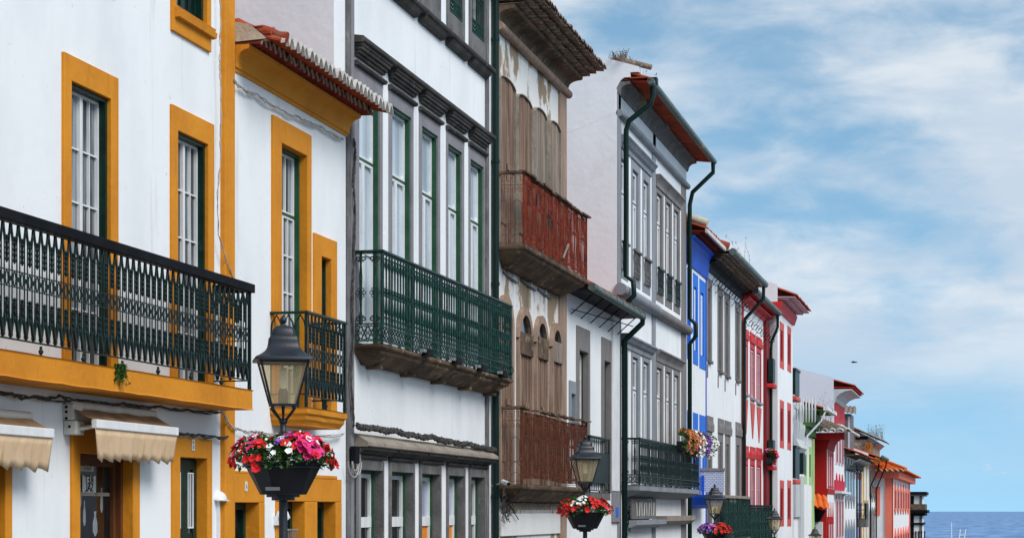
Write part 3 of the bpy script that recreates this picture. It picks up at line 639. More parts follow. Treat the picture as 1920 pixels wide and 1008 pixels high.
# ground floor frames
def flat_frame(b,xl,xr,yt,o,mat='ochre',step=None,g=None):
    """one painted slab of border with openings in it (each opening: xl,yt,xr)"""
    g=g if g is not None else ground(20)+.05
    Yl,Yr,zt=Yx(xl),Yx(xr),Z(xl,yt); ops=[(Yx(a),Yx(c),Z(a,t)) for a,t,c in o]; m=MB(); cur=Yl
    zlo=min(z for _,_,z in ops)
    for a,c,z in ops: m.wb(-.16,.035,cur,a,g,z if z>=zlo else zlo); cur=c; 
    m.wb(-.16,.035,cur,Yr,g,max(z for *_,z in ops)); m.wb(-.159,.034,Yl,Yr,max(z for *_,z in ops),zt)
    if step: m.wb(-.01,.033,Yx(step[0]),Yx(step[1]),zt,Z(step[0],step[2]))
    b.box('door_border',mat,-.01,.02,Yl,Yr,zt,zt+.002); m.build('door_border',M[mat],b.root,bevel=.01)
    b.hole(Yl+.05,Yr-.05,g,zt-.05)
flat_frame(b,432,491,886,[(433,941,481)],step=(432,484,881))
flat_frame(b,513,636,893,[(530,940,567),(590,940,625)],step=(580,628,889))
for (xa,xc,top) in ((433,481,941),(530,567,940),(590,625,940)):
    z1=Z(xa,top); w_=MB(); ring(w_,-.17,-.12,Yx(xa)+.003,Yx(xc)-.003,ground(20)+.05,z1-.003,.07); o=w_.build('door_frame',M['green'],b.root)
    MB().wb(-.18,-.165,Yx(xa),Yx(xc),ground(20)+.05,z1).build('door_panel',M['gblack' if xa<590 else 'green'],o)
m=MB()
for k in range(9): y=Yx(536)+(Yx(561)-Yx(536))*k/8; m.tube([(-A-.03,y,Z(548,992)),(-A-.03,y,Z(548,1040))],.006,4)
m.tube([(-A-.03,Yx(535),Z(548,992)),(-A-.03,Yx(562),Z(548,992))],.012,4); m.build('door_grille',M['sill'],b.root)
yn=Yx(455); o=MB().wb(.036,.042,yn-.035,yn+.035,Z(455,920),Z(455,902)).build('number_plate',M['plateb'],b.root); text_mesh('plate_numeral','6',.07,'taupe',o,(-A+.043,yn,Z(455,911)))
m=MB(); yl=Yx(515); zl=Z(515,975); m.wb(0,.07,yl-.08,yl+.08,zl-.05,zl+.05); m.lathe((-A+.09,yl,zl+.03),[(.01,.08),(.06,.07),(.09,.0),(.03,-.05)],8); m.build('wall_light',M['whitep'],b.root)
b.hole(0,0,0,0); b.holes.pop(); b.finish()
# cornice and layered tile eave
EW=Wx(530,Yx(434)); zc=5.72*7.5/9.5; f_=7.5/9.5
zb0=ZY(140,Yx(434)); z_c0=(Z(434,140)+Z(648,250))/2; z_c1=(ZY(82,Yx(434),.15)+ZY(217,Yx(648),.15))/2; zE=(ZY(64,Yx(434),EW)+ZY(203,Yx(648),EW))/2
cw=.19
prof=[(0,z_c0),(.03,z_c0-.005),(.035,z_c0+.03),(.05,z_c0+.035)]+[(.05+(cw-.06)*(1-math.cos(t)),z_c0+.035+(z_c1-z_c0-.08)*math.sin(t)) for t in [math.pi/2*i/6 for i in range(1,7)]]+[(cw,z_c1-.04),(cw+.01,z_c1),(0,z_c1)]
YA,YB=b.y0+.01,Yx(648)
MB().ext(prof,YA,YB).build('cornice',M['ochre'],b.root)
PT=.15
e=MB(); corr(e,YA,YB+.02,-.05,z_c1+.004,cw+.13,z_c1+.006,PT,.085,.012,jit=.006,seg=8); e.wb(-.05,cw+.05,YA,YB,z_c1+.09,z_c1+.095)
corr(e,YA,YB+.04,-.05,z_c1+.085,cw+.24,z_c1+.095,PT,.07,.012,jit=.006,seg=8); e.wb(-.05,cw+.15,YA,YB+.03,z_c1+.168,z_c1+.173)
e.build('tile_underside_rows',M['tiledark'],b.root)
e=MB(); corr(e,YA,YB+.07,-4.5,zE+1.2,EW,zE-.05,PT,.085,.014,jit=.006,seg=8); e.build('roof',M['tile'],b.root)
arcs(MB(),YA,YB+.07,EW-.01,zE-.05,PT,.095,.03,.04,seg=8).build('tile_end_mortar',M['mortar'],b.root)
arcs(MB(),YA,YB+.02,cw+.125,z_c1+.010,PT,.087,.022,.02,seg=8).build('tile_row_edge',M['sill'],b.root)
arcs(MB(),YA,YB+.04,cw+.235,z_c1+.096,PT,.073,.018,.015,seg=8).build('tile_row_edge',M['tile'],b.root)
m=MB(); m.add([(-A+w_,y,z) for y in (YA-.005,YA+.10) for w_,z in ((-.3,z_c1+.02),(EW*.62,z_c1+.05),(EW*.66,zE-.02),(.2,zE+.12),(-.3,zE+.22))],[[0,1,2,3,4],[9,8,7,6,5]]+[[i,(i+1)%5,5+(i+1)%5,5+i] for i in range(5)])
m.build('verge_mortar',M['cream'],b.root,bevel=.008)
m=MB(); m.tube([(-A+w_,YA+.06,zE+.24-(w_+.3)*.24/(EW+.3)+.012*math.sin(w_*20)) for w_ in [-.3+(EW+.33)*k/10 for k in range(11)]],[.05+.01*math.sin(k*2) for k in range(11)],7)
m.build('verge_tile',M['tile'],b.root)
# ================================================================ 3 tall white house, green balcony
b=B3=Bld('house','tall white house with five hooded windows above a mid green cast iron balcony','house',Yx(626),Yx(928),8.2,wall='white',gable='gable')
W=.03; 
bw3=Wx(719,Yx(662)); ym=(Yx(662)+Yx(914))/2
rt=(Z(727.8,470.2,bw3)+Z(960,572,bw3))/2; rb=(Z(722,640,bw3)+Z(958,706,bw3))/2
strips=[(663,716),(728,774),(785,824),(836,869),(878,907.5)]
ops=[(672,190,711),(734,215,770),(790,236,820),(839,270,865),(881,300,906)]
HT=(Z(686,85)+Z(930,271))/2   # hood top
sl0=rb-.03
for k,((a,c),(xl,yt,xr)) in enumerate(zip(strips,ops)):
    zo=Z(a,0)
    y0,y1=Yx(xl),Yx(xr); z1=Z(734,215) if k==0 else Z(xl,yt); z1=Z(790,236)
    window(b,y0,y1,sl0+.02,z1,leaf='whitep',jamb='greenj',pane='gsky',sur='lavstone',so=(y0-Yx(a),Yx(c)-y1,HT-.33-z1,0),sp=.014,rec=.085,jout=.07,n=2,cols=1,rows=2,tr=.27,trc=1,jt=.035,st=.042,rounded=True,bar=.02)
    # hood with returned ends
    h=MB(); t=HT
    ga=Yx(a)-.07; gc=(Yx(strips[k+1][0])-.075) if k<4 else Yx(c)+.12
    h.ext([(.0,t+.02),(.15,t),(.165,t-.03),(.16,t-.06),(.14,t-.075),(0,t-.075)],ga,gc-.006)
    for q,(w_,t0,t1) in enumerate(((.135,.077,.11),(.115,.112,.15),(.085,.152,.19),(.055,.192,.225))):
        e_=.045-q*.018; h.ext([(0,t-t0),(w_,t-t0),(w_-.012,t-t1),(0,t-t1)],Yx(a)-e_,Yx(c)+e_)
    h.ext([(0,t-.275),(.055,t-.28),(.075,t-.305),(.055,t-.335),(0,t-.34)],Yx(a)-.02,Yx(c)+.03)
    h.build('window_hood',M['hood'],b.root,bevel=.006)
    # second floor sill course and aprons with green grilles
    ST2=(Z(794,29)+Z(926,143))/2
    h=MB(); t=ST2; h.ext([(0,t+.02),(.15,t),(.16,t-.03),(.145,t-.06),(0,t-.06)],ga+.02,gc+.014); h.ext([(0,t-.062),(.125,t-.062),(.11,t-.09),(.085,t-.13),(.05,t-.16),(0,t-.165)],Yx(a)-.035,Yx(c)+.04); h.build('string_course',M['hood'],b.root,bevel=.006)
    ra=ST2+.36
    window(b,Yx(xl)+.02,Yx(xr)-.01,ra,ra+1.9,leaf='whitep',jamb='greenj',pane='gdark',sur='stone',so=(y0-Yx(a)+.01,Yx(c)-y1,.2,.355),sp=.03,rec=.12,rows=4)
    g=MB(); f=front(.01,Yx(xl)+.03,ra); LL=y1-y0-.06; 
    for t_ in (.03,.22,.62): bar(g,f,0,t_,LL,t_,.011)
    for q in range(9): bar(g,f,LL*q/8,0,LL*q/8,.65,.007)
    for q in range(8):
        for r in range(3): rg(g,f,LL*(q+.5)/8,.06+r*.06,.022,.007,6)
        rg(g,f,LL*(q+.5)/8,.55,.02,.005,6)
    g.build('window_grille',M['greenc'],b.root)
    # lower hoods and openings
    LT=(Z(668,803)+Z(928,838))/2
    lo=[(672,884,702),(734,889,766),(788,893,818),(837,897,865),(881,900,904)][k]
    y0,y1=Yx(a)+.055,Yx(c)-.045; z1=(Z(672,880)+Z(881,893))/2
    lw=window(b,y0,y1,ground(25)+.05,z1,leaf='whitep',jamb='greenj',pane=('gblack','gblack','gshade','gshade','gblack')[k],sur='stone',so=(.055,.045,.12,0),sp=.035,rec=.13,jout=.04,n=1,cols=1,rows=1,jt=.04,st=.05,bar=.09,rounded=True)
    if k in(2,3):
        zz=(Z(790,984)+Z(840,984))/2; MB().wb(-.150,-.140,y0+.09,y1-.09,zz-.55,zz).build('door_panel',M['orange'],lw)
    zz=(Z(672,967)+Z(881,968))/2; MB().wb(-.152,-.112,y0+.045,y1-.045,zz-.13,zz).build('door_rail',M['whitep'],lw)
    MB().ext([(0,z1+.13),(.05,z1+.13),(.075,z1+.155),(.06,z1+.185),(0,z1+.19)],Yx(a)-.02,Yx(c)+.035).build('lintel_roll',M['hood'],b.root,bevel=.005)
    m=MB(); t=z1+.44
    ya_=Yx(a)-.04 if k else Yx(662)-.02; yc_=Yx(strips[k+1][0])-.05 if k<4 else Yx(c)+.12
    m.ext([(0,t),(.03,t),(.20,t-.11),(.205,t-.155),(.185,t-.165),(.0,t-.16)],ya_,yc_-.008); m.build('shop_cornice',M['sill'],b.root,bevel=.006)
    m=MB(); m.ext([(0,t-.162),(.175,t-.166),(.165,t-.20),(.12,t-.215),(.075,t-.25),(0,t-.25)],ya_+.01,yc_-.05); m.build('shop_cornice_moulding',M['hood'],b.root)
LCT=t
b.box('corner_pilaster','stone',-.01,.035,Yx(647),Yx(662)-.05,b.g,8.25,bevel=.008)
b.box('corner_pilaster','lavstone',-.01,.045,Yx(652),Yx(657),b.g,8.2)
b.box('corner_pilaster','stone',-.01,.03,Yx(909),Yx(914),b.g,8.25)
y0b,y1b=Yx(662),Yx(962,bw3); s0=rb-.03
lvl=[(0,s0),(-.01,s0-.02),(0,s0-.05),(.04,s0-.065),(.05,s0-.11),(.10,s0-.125),(.17,s0-.17),(.20,s0-.18),(.30,s0-.23)]
balcony(b,y0b,y1b,bw3,rt,rb,(s0,s0-.27),'brownstone','greenc','green',lambda m,f,L,H:rail_cast(m,f,L,H,5,11),lambda m,f,L,H:rail_rosette(m,f,L,H,2),lv=lvl,hr=(.03,.03))
for k in range(5):
    y=y0b+.5+(y1b-y0b-.9)*k/4; b.box('bracket','brownstone',0,.2,y,y+.09,s0-.27,s0-.222,bevel=.01)
m=MB(); m.tube([(-A+.07,Yx(921),8.3),(-A+.07,Yx(921),b.g)],.055,12)
for z in (7.3,5.4,3.5,1.8,.2): m.tube([(-A+.07,Yx(921),z),(-A+.07,Yx(921),z+.05)],.066,12)
m.build('downpipe',M['pipe'],b.root)
b.box('conduit','zinc',.04,.075,Yx(662),Yx(666),b.g,Z(664,850))
b.finish(); roof(b,.3,8.2,mat='tile')
for k,(x,y) in enumerate(((795,652),(850,665),(897,675),(938,689))):
    Yc=Yx(x,bw3); o=empty('floodlight',(-A+bw3+.05,Yc,s0),['black floodlight on the balcony edge nearest the lamp post','second black floodlight along the green balcony edge','third black floodlight along the green balcony edge','farthest black floodlight at the right end of the green balcony'][k],'floodlight','black floodlights on the balcony edge')
    m=MB(); n=8; pts=[(.13*math.cos(t),.10*math.sin(t)) for t in [math.pi*i/n for i in range(n+1)]]
    vs=[(-A+bw3+.02+(.07 if s_ else -.02),Yc+.02+p,s0-.02+q) for s_ in(0,1) for p,q in pts]; n1=n+1
    m.add(vs,[[i,i+1,n1+i+1,n1+i] for i in range(n)]+[list(range(n1))[::-1],[n1+i for i in range(n1)],[0,n1,2*n1-1,n1-1]]); m.build('housing',M['black'],o,bevel=.008)
    MB().wb(bw3+.0,bw3+.06,Yc-.2,Yc-.02,s0+.02,s0+.06).build('lamp_bracket',M['zinc'],o)
o=empty('security_camera',(-A+.25,Yx(925),Z(925,905)),'small white bullet camera beside the green downpipe under the rusty balcony','camera')
zc_=Z(930,905); yc_=Yx(918)
MB().tube([(-A+.20,yc_+.05,zc_+.02),(-A+.33,yc_-.12,zc_-.02)],.035,12).build('housing',M['whitep'],o); MB().tube([(-A+.33,yc_-.12,zc_-.02),(-A+.335,yc_-.127,zc_-.0215)],.030,12).build('lens',M['black'],o); MB().tube([(-A+.0,yc_+.08,zc_-.05),(-A+.2,yc_+.05,zc_)],.012,6).build('arm',M['zinc'],o)
o=empty('junction_box',(-A,Yx(653),Z(653,872)),'black meter box with looping cables on the stone pilaster by the flower basket lamp','box')
MB().wb(.047,.12,Yx(649),Yx(657),Z(653,868),Z(653,836)).build('box_body',M['black'],o,bevel=.01)
m=MB(); yy=Yx(651)
for r,dy in ((.09,0),(.13,.08),(.16,-.05)): m.tube([(-A+.1,yy+dy+r*math.cos(t)*1.3,Z(653,868)+.02-abs(r*math.sin(t))*1.2) for t in [math.pi*i/10 for i in range(11)]],.008,5)
m.build('cable_loop',M['cablew'],o)
# ================================================================ 4 derelict brown house
b=Bld('house','derelict house with peeling plaster, boarded arched windows and rusty balconies','house',Yx(928)+.004,Yx(1058),Z(1058,172),wall='derelict')
b.dx=9
def shutter(b,xl,xr,yt,z0,arch=.12,mat='wood',fan=False,board=None,open_=0.):
    y0,y1=Yx(xl),Yx(xr); z1=Z(xl,yt); c=(y0+y1)/2; hw=(y1-y0)/2
    def top(y): return z1-arch+arch*math.sqrt(max(0,1-((y-c)/hw)**2)) if not fan else z1-hw+math.sqrt(max(0,hw**2-(y-c)**2))
    o=empty('tmp',b.root.location); bpy.data.objects.remove(o)
    m=MB(); n=8
    for k in range(n):
        gp=.022 if k in(3,4) else .007; a=y0+(y1-y0)*k/n+(gp if k==4 else .007); d=y0+(y1-y0)*(k+1)/n-(gp if k==3 else .007); wj=R.uniform(0,.016)
        if fan: t0=t1=z1-hw-.12
        else: t0,t1=top(a),top(d)
        m.prism([(a,z0),(d,z0),(d,t1),((a+d)/2,top((a+d)/2) if not fan else t0),(a,t0)],.0,.028+wj)
    zz=z0+.35
    m.wb(.028,.058,y0+.02,c-.02,zz,zz+.1); m.wb(.028,.057,c+.02,y1-.02,zz+.9,zz+1.)
    s=m.build('shutter',M[mat],b.root,bevel=.003)
    g=MB(); g.prism([(y0,z0),(y1,z0),(y1,(z1-arch if not fan else z1-hw-.12)),(c,(z1 if not fan else z1-hw-.12)-.01),(y0,(z1-arch if not fan else z1-hw-.12))],-.004,.006); g.build('gap_shade_backing',M['gblack'],s)  # black sheet behind the planks, painting the shade in their gaps
    # frame
    f=MB(); t=.045 if fan else .018
    zs=z1-(arch if not fan else hw)
    bi=.085 if fan else 0.; f.wb(-.01,.07,y0-t*(0 if fan else 1),y0+bi,z0,zs); f.wb(-.01,.07,y1-bi,y1+t,z0,zs)
    N_=10; pin=[];pout=[]
    for i in range(N_+1):
        a=math.pi*i/N_; h=arch if not fan else hw
        pin.append((c-(hw-bi)*math.cos(a),zs+(h-bi)*math.sin(a))); pout.append((c-(hw+t)*math.cos(a),zs+(h+t)*math.sin(a)))
    for i in range(N_): f.prism([pin[i],pin[i+1],pout[i+1],pout[i]],-.01,.071)
    f.build('surround',M['pinkpil' if fan else 'sill'],s)
    if fan:
        g=MB(); g.prism([(c,zs)]+pin,.0,.012); g.build('fanlight',M['gblack'],s)
        g=MB(); g.wb(.0,.05,y0,y1,zs-.02,zs+.04)
        if board: g.wb(.06,.085,y0+.03,y1-.03,zs-.26,zs+.10)
        g.build('board',M['woodgrey' if board==2 else 'brownstone'],s)
    return s
bw4=Wx(985,Yx(930)); YA,YB=Yx(930),Yx(1103,bw4)
zt4=(Z(986,320,bw4)+Z(1097,408,bw4))/2; zb4=(Z(986,455,bw4)+Z(1097,517,bw4))/2; s4=zb4-.03
for (xl,xr,yt,mt) in ((931,960,136,'wood'),(965.5,991,171,'wood'),(998,1019,197,'woodgrey'),(1026,1045,222,'woodgrey')): shutter(b,xl,xr,yt,s4+.02,.10,mt)
bw5=Wx(980,Yx(932)); YB5=Yx(1103,bw5)
zt5=(Z(985,768,bw5)+Z(1100,788,bw5))/2; zb5=Z(1030,904,bw5); s5=zb5-.05
for (xl,xr,yt,bd) in ((931,956,552,None),(967,992,576,1),(1000,1021,592,1),(1030,1048,606,2)): shutter(b,xl,xr,yt,s5+.02,mat='wood',fan=True,board=bd)
for (xa,xc) in ((960,966),(993,998),(1020,1025)):
    b.box('plaster_strip','whitep',-.01,.02,Yx(xa)+.035,Yx(xc)-.03,s5,Z(xa,300))
b.box('corner_pilaster','pinkpil',-.02,.05,Yx(1046.5),Yx(1058),b.g,b.ztop+.05,bevel=.01)
b.box('corner_pilaster','sill',-.02,.03,Yx(928)+.01,Yx(930),b.g,b.ztop)
b.finish()
zr=(Z(928,40)+Z(1058,178))/2-.02
h=MB(); h.tube([(-A+.06,b.y0,zr),(-A+.06,b.y1+.12,zr)],.075,10); h.build('roll_moulding',M['pinkpil'],b.root)
zc1=ZY(144,Yx(1058),.3); 
pr=[(0,zr+.08),(.05,zr+.08),(.06,zr+.14)]+[(.06+.24*(1-math.cos(t)),zr+.14+(zc1-zr-.18)*math.sin(t)) for t in [math.pi/2*i/5 for i in range(1,6)]]+[(.32,zc1-.02),(.32,zc1+.02),(0,zc1+.02)]
MB().ext(pr,b.y0,b.y1+.12).build('cornice',M['brownstone'],b.root)
EW=Wx(1133,Yx(1058)); zE=ZY(134,Yx(1058),EW)
for i in range(3):
    t=(i+1)/3; e=MB(); wE=.32+(EW-.36)*t; corr(e,b.y0,b.y1+.14+.03*i,-.05,zc1+.03+.075*i,wE,zc1+.03+.045*i+.01,.18,.032,.012,jit=.012); e.build('tile_row',M['tileold'],b.root)
zE=max(zE,zc1+.17)
e=MB(); corr(e,b.y0,b.y1+.22,-4.5,zE+1.6,EW,zE,.18,.05,.016,jit=.02); e.build('roof',M['tileold'],b.root)
lv=lambda s,d:[(0,s),(-.01,s-.02),(0,s-.07),(.05,s-.09),(.07,s-.13),(.14,s-.17),(.26,s-.25),(.30,s-.27),(.36,s-d)]
def noside(m,f,L,H): rail_scroll(m,f,L,H,2)
for (y0,y1,W,zt,zb,s,H) in ((YA,YB,bw4,zt4,zb4,s4,.33),(Yx(932),YB5,bw5,zt5,zb5,s5,.27)):
    up=zt==zt4
    sl=loft(MB(),y0,y1,0,W,lv(s,H)).build('balcony',M['brownstone'],b.root,bevel=.012)
    m=MB(); rail_scroll(m,side(0,y0+.03,zb),W-.03,zt-zb,2); rail_scroll(m,side(0,y1-.03,zb),W-.03,zt-zb,2); m.build('side_railing',M['rustthin'],sl)
    m=MB(); rail_rust(m,front(W-.03,y0+.03,zb+(0 if up else .03)),y1-y0-.06,zt-zb-(.02 if up else .09),.06,0 if up else .05); 
    m.wb(W-.045,W-.015,y0+.015,y0+.045,s,zt); m.wb(W-.045,W-.015,y1-.045,y1-.015,s,zt)
    m.build('railing',M['rust' if up else 'rust2'],sl)
    m=MB(); k=0; n=16
    for i in range(n):   # splintered timber rail cover
        a=y0+(y1-y0)*i/n; c=a+(y1-y0)/n*1.15
        if not up and i in (1,2): continue
        d1,d2=R.uniform(-.02,.015),R.uniform(-.02,.015); wv=R.uniform(-.015,.02)
        m.add([(-A+W-.09+wv,a,zt+d1),(-A+W+.03+wv,a,zt+d1-.01),(-A+W+.03+wv,c,zt+d2-.01),(-A+W-.09+wv,c,zt+d2),(-A+W-.09+wv,a,zt+d1+.03),(-A+W+.03+wv,a,zt+d1+.02),(-A+W+.03+wv,c,zt+d2+.02),(-A+W-.09+wv,c,zt+d2+.03)],[[0,3,2,1],[4,5,6,7],[0,1,5,4],[1,2,6,5],[2,3,7,6],[3,0,4,7]])
    m.wb(0,W-.05,y0-.01,y0+.07,zt-.012,zt+.03); m.build('handrail',M['brownstone'],sl)
m=MB()
for (xa,ya,xb,yb) in ((942,510,965,530),(975,524,1000,545),(1007,542,1028,560)): m.tube([(-A+.01,Yx(xa),Z(xa,ya)),(-A+.04,Yx(xb),Z(xb,yb))],.022,4)
m.build('loose_strut',M['stone'],b.root)
m=MB(); y=Yx(1055,bw4); m.tube([(-A+bw4+.01,y,Z(1052,482,bw4)),(-A+bw4+.03,y+.35,Z(1060,456,bw4))],.018,4); m.build('loose_stick',M['sill'],b.root)
b.box('frieze','stone',0,.05,Yx(935),Yx(1050),Z(990,951),Z(990,941),bevel=.01)
b.box('shop_fascia','whiteold',0,.04,Yx(937),Yx(1050),Z(990,1002),Z(990,962),bevel=.01)
m=MB()
for k in range(22): yy=Yx(937)+(Yx(1050)-Yx(937))*(k+.5)/22; rg(m,front(.07,yy,Z(990,949)),0,0,.07,.014,6,.8)
m.build('frieze_ornament',M['sill'],b.root)
# ================================================================ 5 low white house, grey frames
b=Bld('house','low white house with sagging gutter squeezed between derelict and grey trimmed houses','house',Yx(1058)+.004,Yx(1160),Z(1110,560),wall='white')
bwx=Wx(1108,Yx(1098))
sb=Z(1125,922,bwx)
for (o,i) in (((1080,609,1104),(1084,655,1101)),((1127,631,1144.5),(1131,675,1143))):
    pxwin(b,o,i,zb=sb,leaf='whitep',jamb='black',pane='gcurt',sur='taupe',rec=.12,jout=.03,n=2,cols=1,rows=6,jt=.04,st=.05)
pxwin(b,(1066,712,1078,820),(1069,737,1077,812),leaf='bluel',jamb='greystone',pane='gdark',sur='greystone',rec=.1,n=1,cols=1,rows=2)
b.box('corner_pilaster','whitep',-.01,.05,Yx(1146),Yx(1158),Z(1150,920),b.ztop-.02,bevel=.01)
b.box('sign_panel','lavstone',-.01,.06,Yx(1146),Yx(1158),Z(1150,978),Z(1150,922),bevel=.01)
o=b.box('sign_plate','bluel',.06,.068,Yx(1149),Yx(1154),Z(1150,968),Z(1150,950))
rz=lambda s,c=lambda m,f,L,H:None:0
def panelrail(m,f,L,H):
    n=max(2,int(L/.22)); 
    for t in (0,.16,.72*H,H-.01): bar(m,f,0,t,L,t,.014)
    for k in range(n+1): bar(m,f,L*k/n,0,L*k/n,H,.010)
    p=[f(0,.16,-.005),f(L,.16,-.005),f(L,.72*H,-.005),f(0,.72*H,-.005)]; q=[f(0,.16,.005),f(L,.16,.005),f(L,.72*H,.005),f(0,.72*H,.005)]
    m.add(p+q,[[0,1,2,3],[7,6,5,4],[0,4,5,1],[1,5,6,2],[2,6,7,3],[3,7,4,0]])
def plainrail(m,f,L,H):
    n=max(2,int(L/.12))
    for t in (.02,.75*H,H-.01): bar(m,f,0,t,L,t,.012)
    for k in range(n+1): bar(m,f,L*k/n,0,L*k/n,H,.008)
balcony(b,Yx(1098),Yx(1145,bwx),bwx,Z(1125,818,bwx),Z(1125,919,bwx),(sb,Z(1125,937,bwx)),'stone','greenb','green',panelrail,plainrail)
b.finish()
ew=Wx(1204,Yx(1160)); zg=(Z(1204,594,ew)+Z(1104,530,ew))/2
MB().ext([(0,b.ztop-.12),(.06,b.ztop-.12),(ew-.08,zg-.06),(ew-.08,zg-.02),(0,b.ztop+.1)],b.y0,b.y1+.05).build('soffit',M['black'],b.root)
e=MB(); corr(e,b.y0,b.y1+.1,-4,zg+1.7,ew-.02,zg+.06,.17,.05,.016,jit=.012); e.build('roof',M['tile'],b.root)
m=MB(); m.tube([(-A+ew,b.y0+.05,zg),(-A+ew,b.y1+.1,zg-.03)],.075,10); 
for k in range(9): y=b.y0+.3+(b.y1-b.y0-.3)*k/8; m.tube([(-A+ew,y,zg),(-A+ew,y+.04,zg)],.084,10)
m.build('gutter',M['gutter'],b.root)
y=b.y1+.05; m=MB(); m.tube([(-A+ew,y,zg-.02),(-A+ew,y,zg-.16),(-A+.2,y-.02,Z(1162,632)),(-A+.12,y-.02,Z(1162,640)),(-A+.12,y-.02,b.g)],.06,10); m.build('downpipe',M['pipe'],b.root)
for k in range(6):
    y=b.y0+.5+(b.y1-b.y0-.9)*k/5; MB().tube([(-A+.02,y,b.ztop-.5),(-A+ew-.05,y-.0,zg-.07)],.012,5).build('gutter_stay',M['black'],b.root)
MB().tube([(-A+.06,b.y0+.4,b.ztop-.42),(-A+.3,b.y1,b.ztop-.28)],.010,5).build('stay_wire',M['black'],b.root)
# ================================================================ 6 tall white house with grey trim
b=B5=Bld('house','tall white house with grey trimmed windows in two groups of three and green downpipes','house',Yx(1157),Yx(1285),Z(1240,262),wall='white',gable='gable')
GX=-A-9
bw6=Wx(1201,Yx(1164)); sB=Z(1250,912,bw6)
op=[(1163.5,1177,1164.5,1173.5),(1183,1200,1185.5,1196.5),(1204,1218.5,1206,1216),(1229,1243.5,1231,1240.5),(1246.5,1259.5,1248.5,1257),(1262.5,1274.5,1264,1272)]
h1=(Z(1163,251)+Z(1229,321))/2; h2=(Z(1227,326)+Z(1282,380))/2
zu1=Z(1185.5,316); zu0=Z(1185.5,517); zr0=Z(1185.5,471); za0=Z(1183,532)
l1=(Z(1164,627)+Z(1229,654))/2; l2=(Z(1230,656)+Z(1286,681))/2; zl1=Z(1186,668)
for k,(a,c,p,q) in enumerate(op):
    y0,y1=Yx(p),Yx(q); so=(y0-Yx(a),Yx(c)-y1,0,0); mt='greystone' if k<3 else 'taupe'; hh=h1 if k<3 else h2; ll=l1 if k<3 else l2
    window(b,y0,y1,zu0,zu1,leaf='whitep',jamb='stone',pane='gdark',sur=mt,so=(so[0],so[1],hh-.28-zu1,zu0-za0),sp=.012,rec=.055,jout=.01,n=2,cols=1,rows=1,tr=.3,trc=1,jt=.03,st=.075)
    g=MB(); f=front(.045,y0,zu0); rail_cast(g,f,y1-y0,zr0-zu0,1,5); g.wb(.03,.09,y0-.08,y1+.08,zr0,zr0+.05); g.build('window_grille',M['stone' if k<3 else 'greenb'],b.root)
    window(b,y0,y1,sB+.02,zl1,leaf='whitep',jamb='stone',pane='gdark' if k<3 else 'gcurt',sur=mt,so=(so[0],so[1],ll-.3-zl1,0),sp=.012,rec=.055,jout=.01,n=2,cols=1,rows=2,tr=.25,trc=1,jt=.03,st=.075)
    for z_ in (hh,ll):
        w_=.17 if k<3 else .14
        MB().ext([(0,z_),(w_,z_),(w_+.01,z_-.04),(w_-.03,z_-.08),(w_-.07,z_-.14),(.05,z_-.18),(.04,z_-.27),(0,z_-.27)],Yx(a)-.08,Yx(c)+.08+(.18 if k not in(2,5) else 0)).build('window_hood',M[mt],b.root,bevel=.006)
b.box('pilaster','greystone',-.01,.03,Yx(1157)+.003,Yx(1162),b.g,b.ztop-.01,bevel=.01)
b.box('pilaster','greystone',-.01,.03,Yx(1222),Yx(1227.5),b.g,b.ztop-.01,bevel=.01)
b.box('pilaster','taupe',-.01,.025,Yx(1277),Yx(1285)-.003,b.g,b.ztop-.01,bevel=.01)
zrl=(Z(1163,546)+Z(1287,619))/2
m=MB(); m.tube([(-A+.08,Yx(1156),zrl),(-A+.08,Yx(1225),zrl)],.13,12); m.build('roll_band',M['greystone'],b.root)
m=MB(); m.tube([(-A+.07,Yx(1225),zrl-.01),(-A+.07,Yx(1285)+.05,zrl-.01)],.125,12); m.build('roll_band',M['taupe'],b.root)
b.finish()
zc0=(Z(1156,172)+Z(1278,316))/2; zrr=(Z(1157,210)+Z(1282,347))/2
MB().tube([(-A+.05,b.y0,zrr),(-A+.05,b.y1+.1,zrr)],.075,10).build('roll_moulding',M['greystone'],b.root)
MB().wb(-.02,.03,b.y0+.01,b.y1-.01,zrr,zc0+.1).build('frieze',M['white'],b.root)
cw=Wx(1305,Yx(1285)); zc1=ZY(301,Yx(1285),cw)
P=lambda w0:[(0,zc0),(.05,zc0),(.07,zc0+.06)]+[(.07+(w0-.1)*(1-math.cos(t)),zc0+.06+(zc1-zc0-.12)*math.sin(t)) for t in [math.pi/2*i/5 for i in range(1,6)]]+[(w0,zc1-.05),(w0,zc1),(0,zc1)]
MB().ext(P(cw),b.y0,Yx(1225)).build('cornice',M['stone'],b.root); MB().ext(P(cw+.05),Yx(1225),Yx(1230)).build('cornice',M['stone'],b.root); MB().ext(P(cw),Yx(1230),b.y1+.12).build('cornice',M['stone'],b.root)
ew=Wx(1336,Yx(1285)); zg=(ZY(303,Yx(1285),ew)+Z(1216,143,ew))/2
for i in range(3):
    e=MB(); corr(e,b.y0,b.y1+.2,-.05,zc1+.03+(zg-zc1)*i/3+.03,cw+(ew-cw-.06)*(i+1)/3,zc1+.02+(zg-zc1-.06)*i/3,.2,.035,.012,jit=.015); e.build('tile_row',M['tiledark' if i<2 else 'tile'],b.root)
e=MB(); corr(e,b.y0,b.y1+.25,-4.5,zg+1.75,ew,zg+.03,.2,.05,.016,jit=.02); e.build('roof',M['tile'],b.root)
m=MB(); m.tube([(-A+ew,b.y0+.02,zg),(-A+ew,b.y1+.3,zg)],.075,10); m.build('gutter',M['gutter'],b.root)
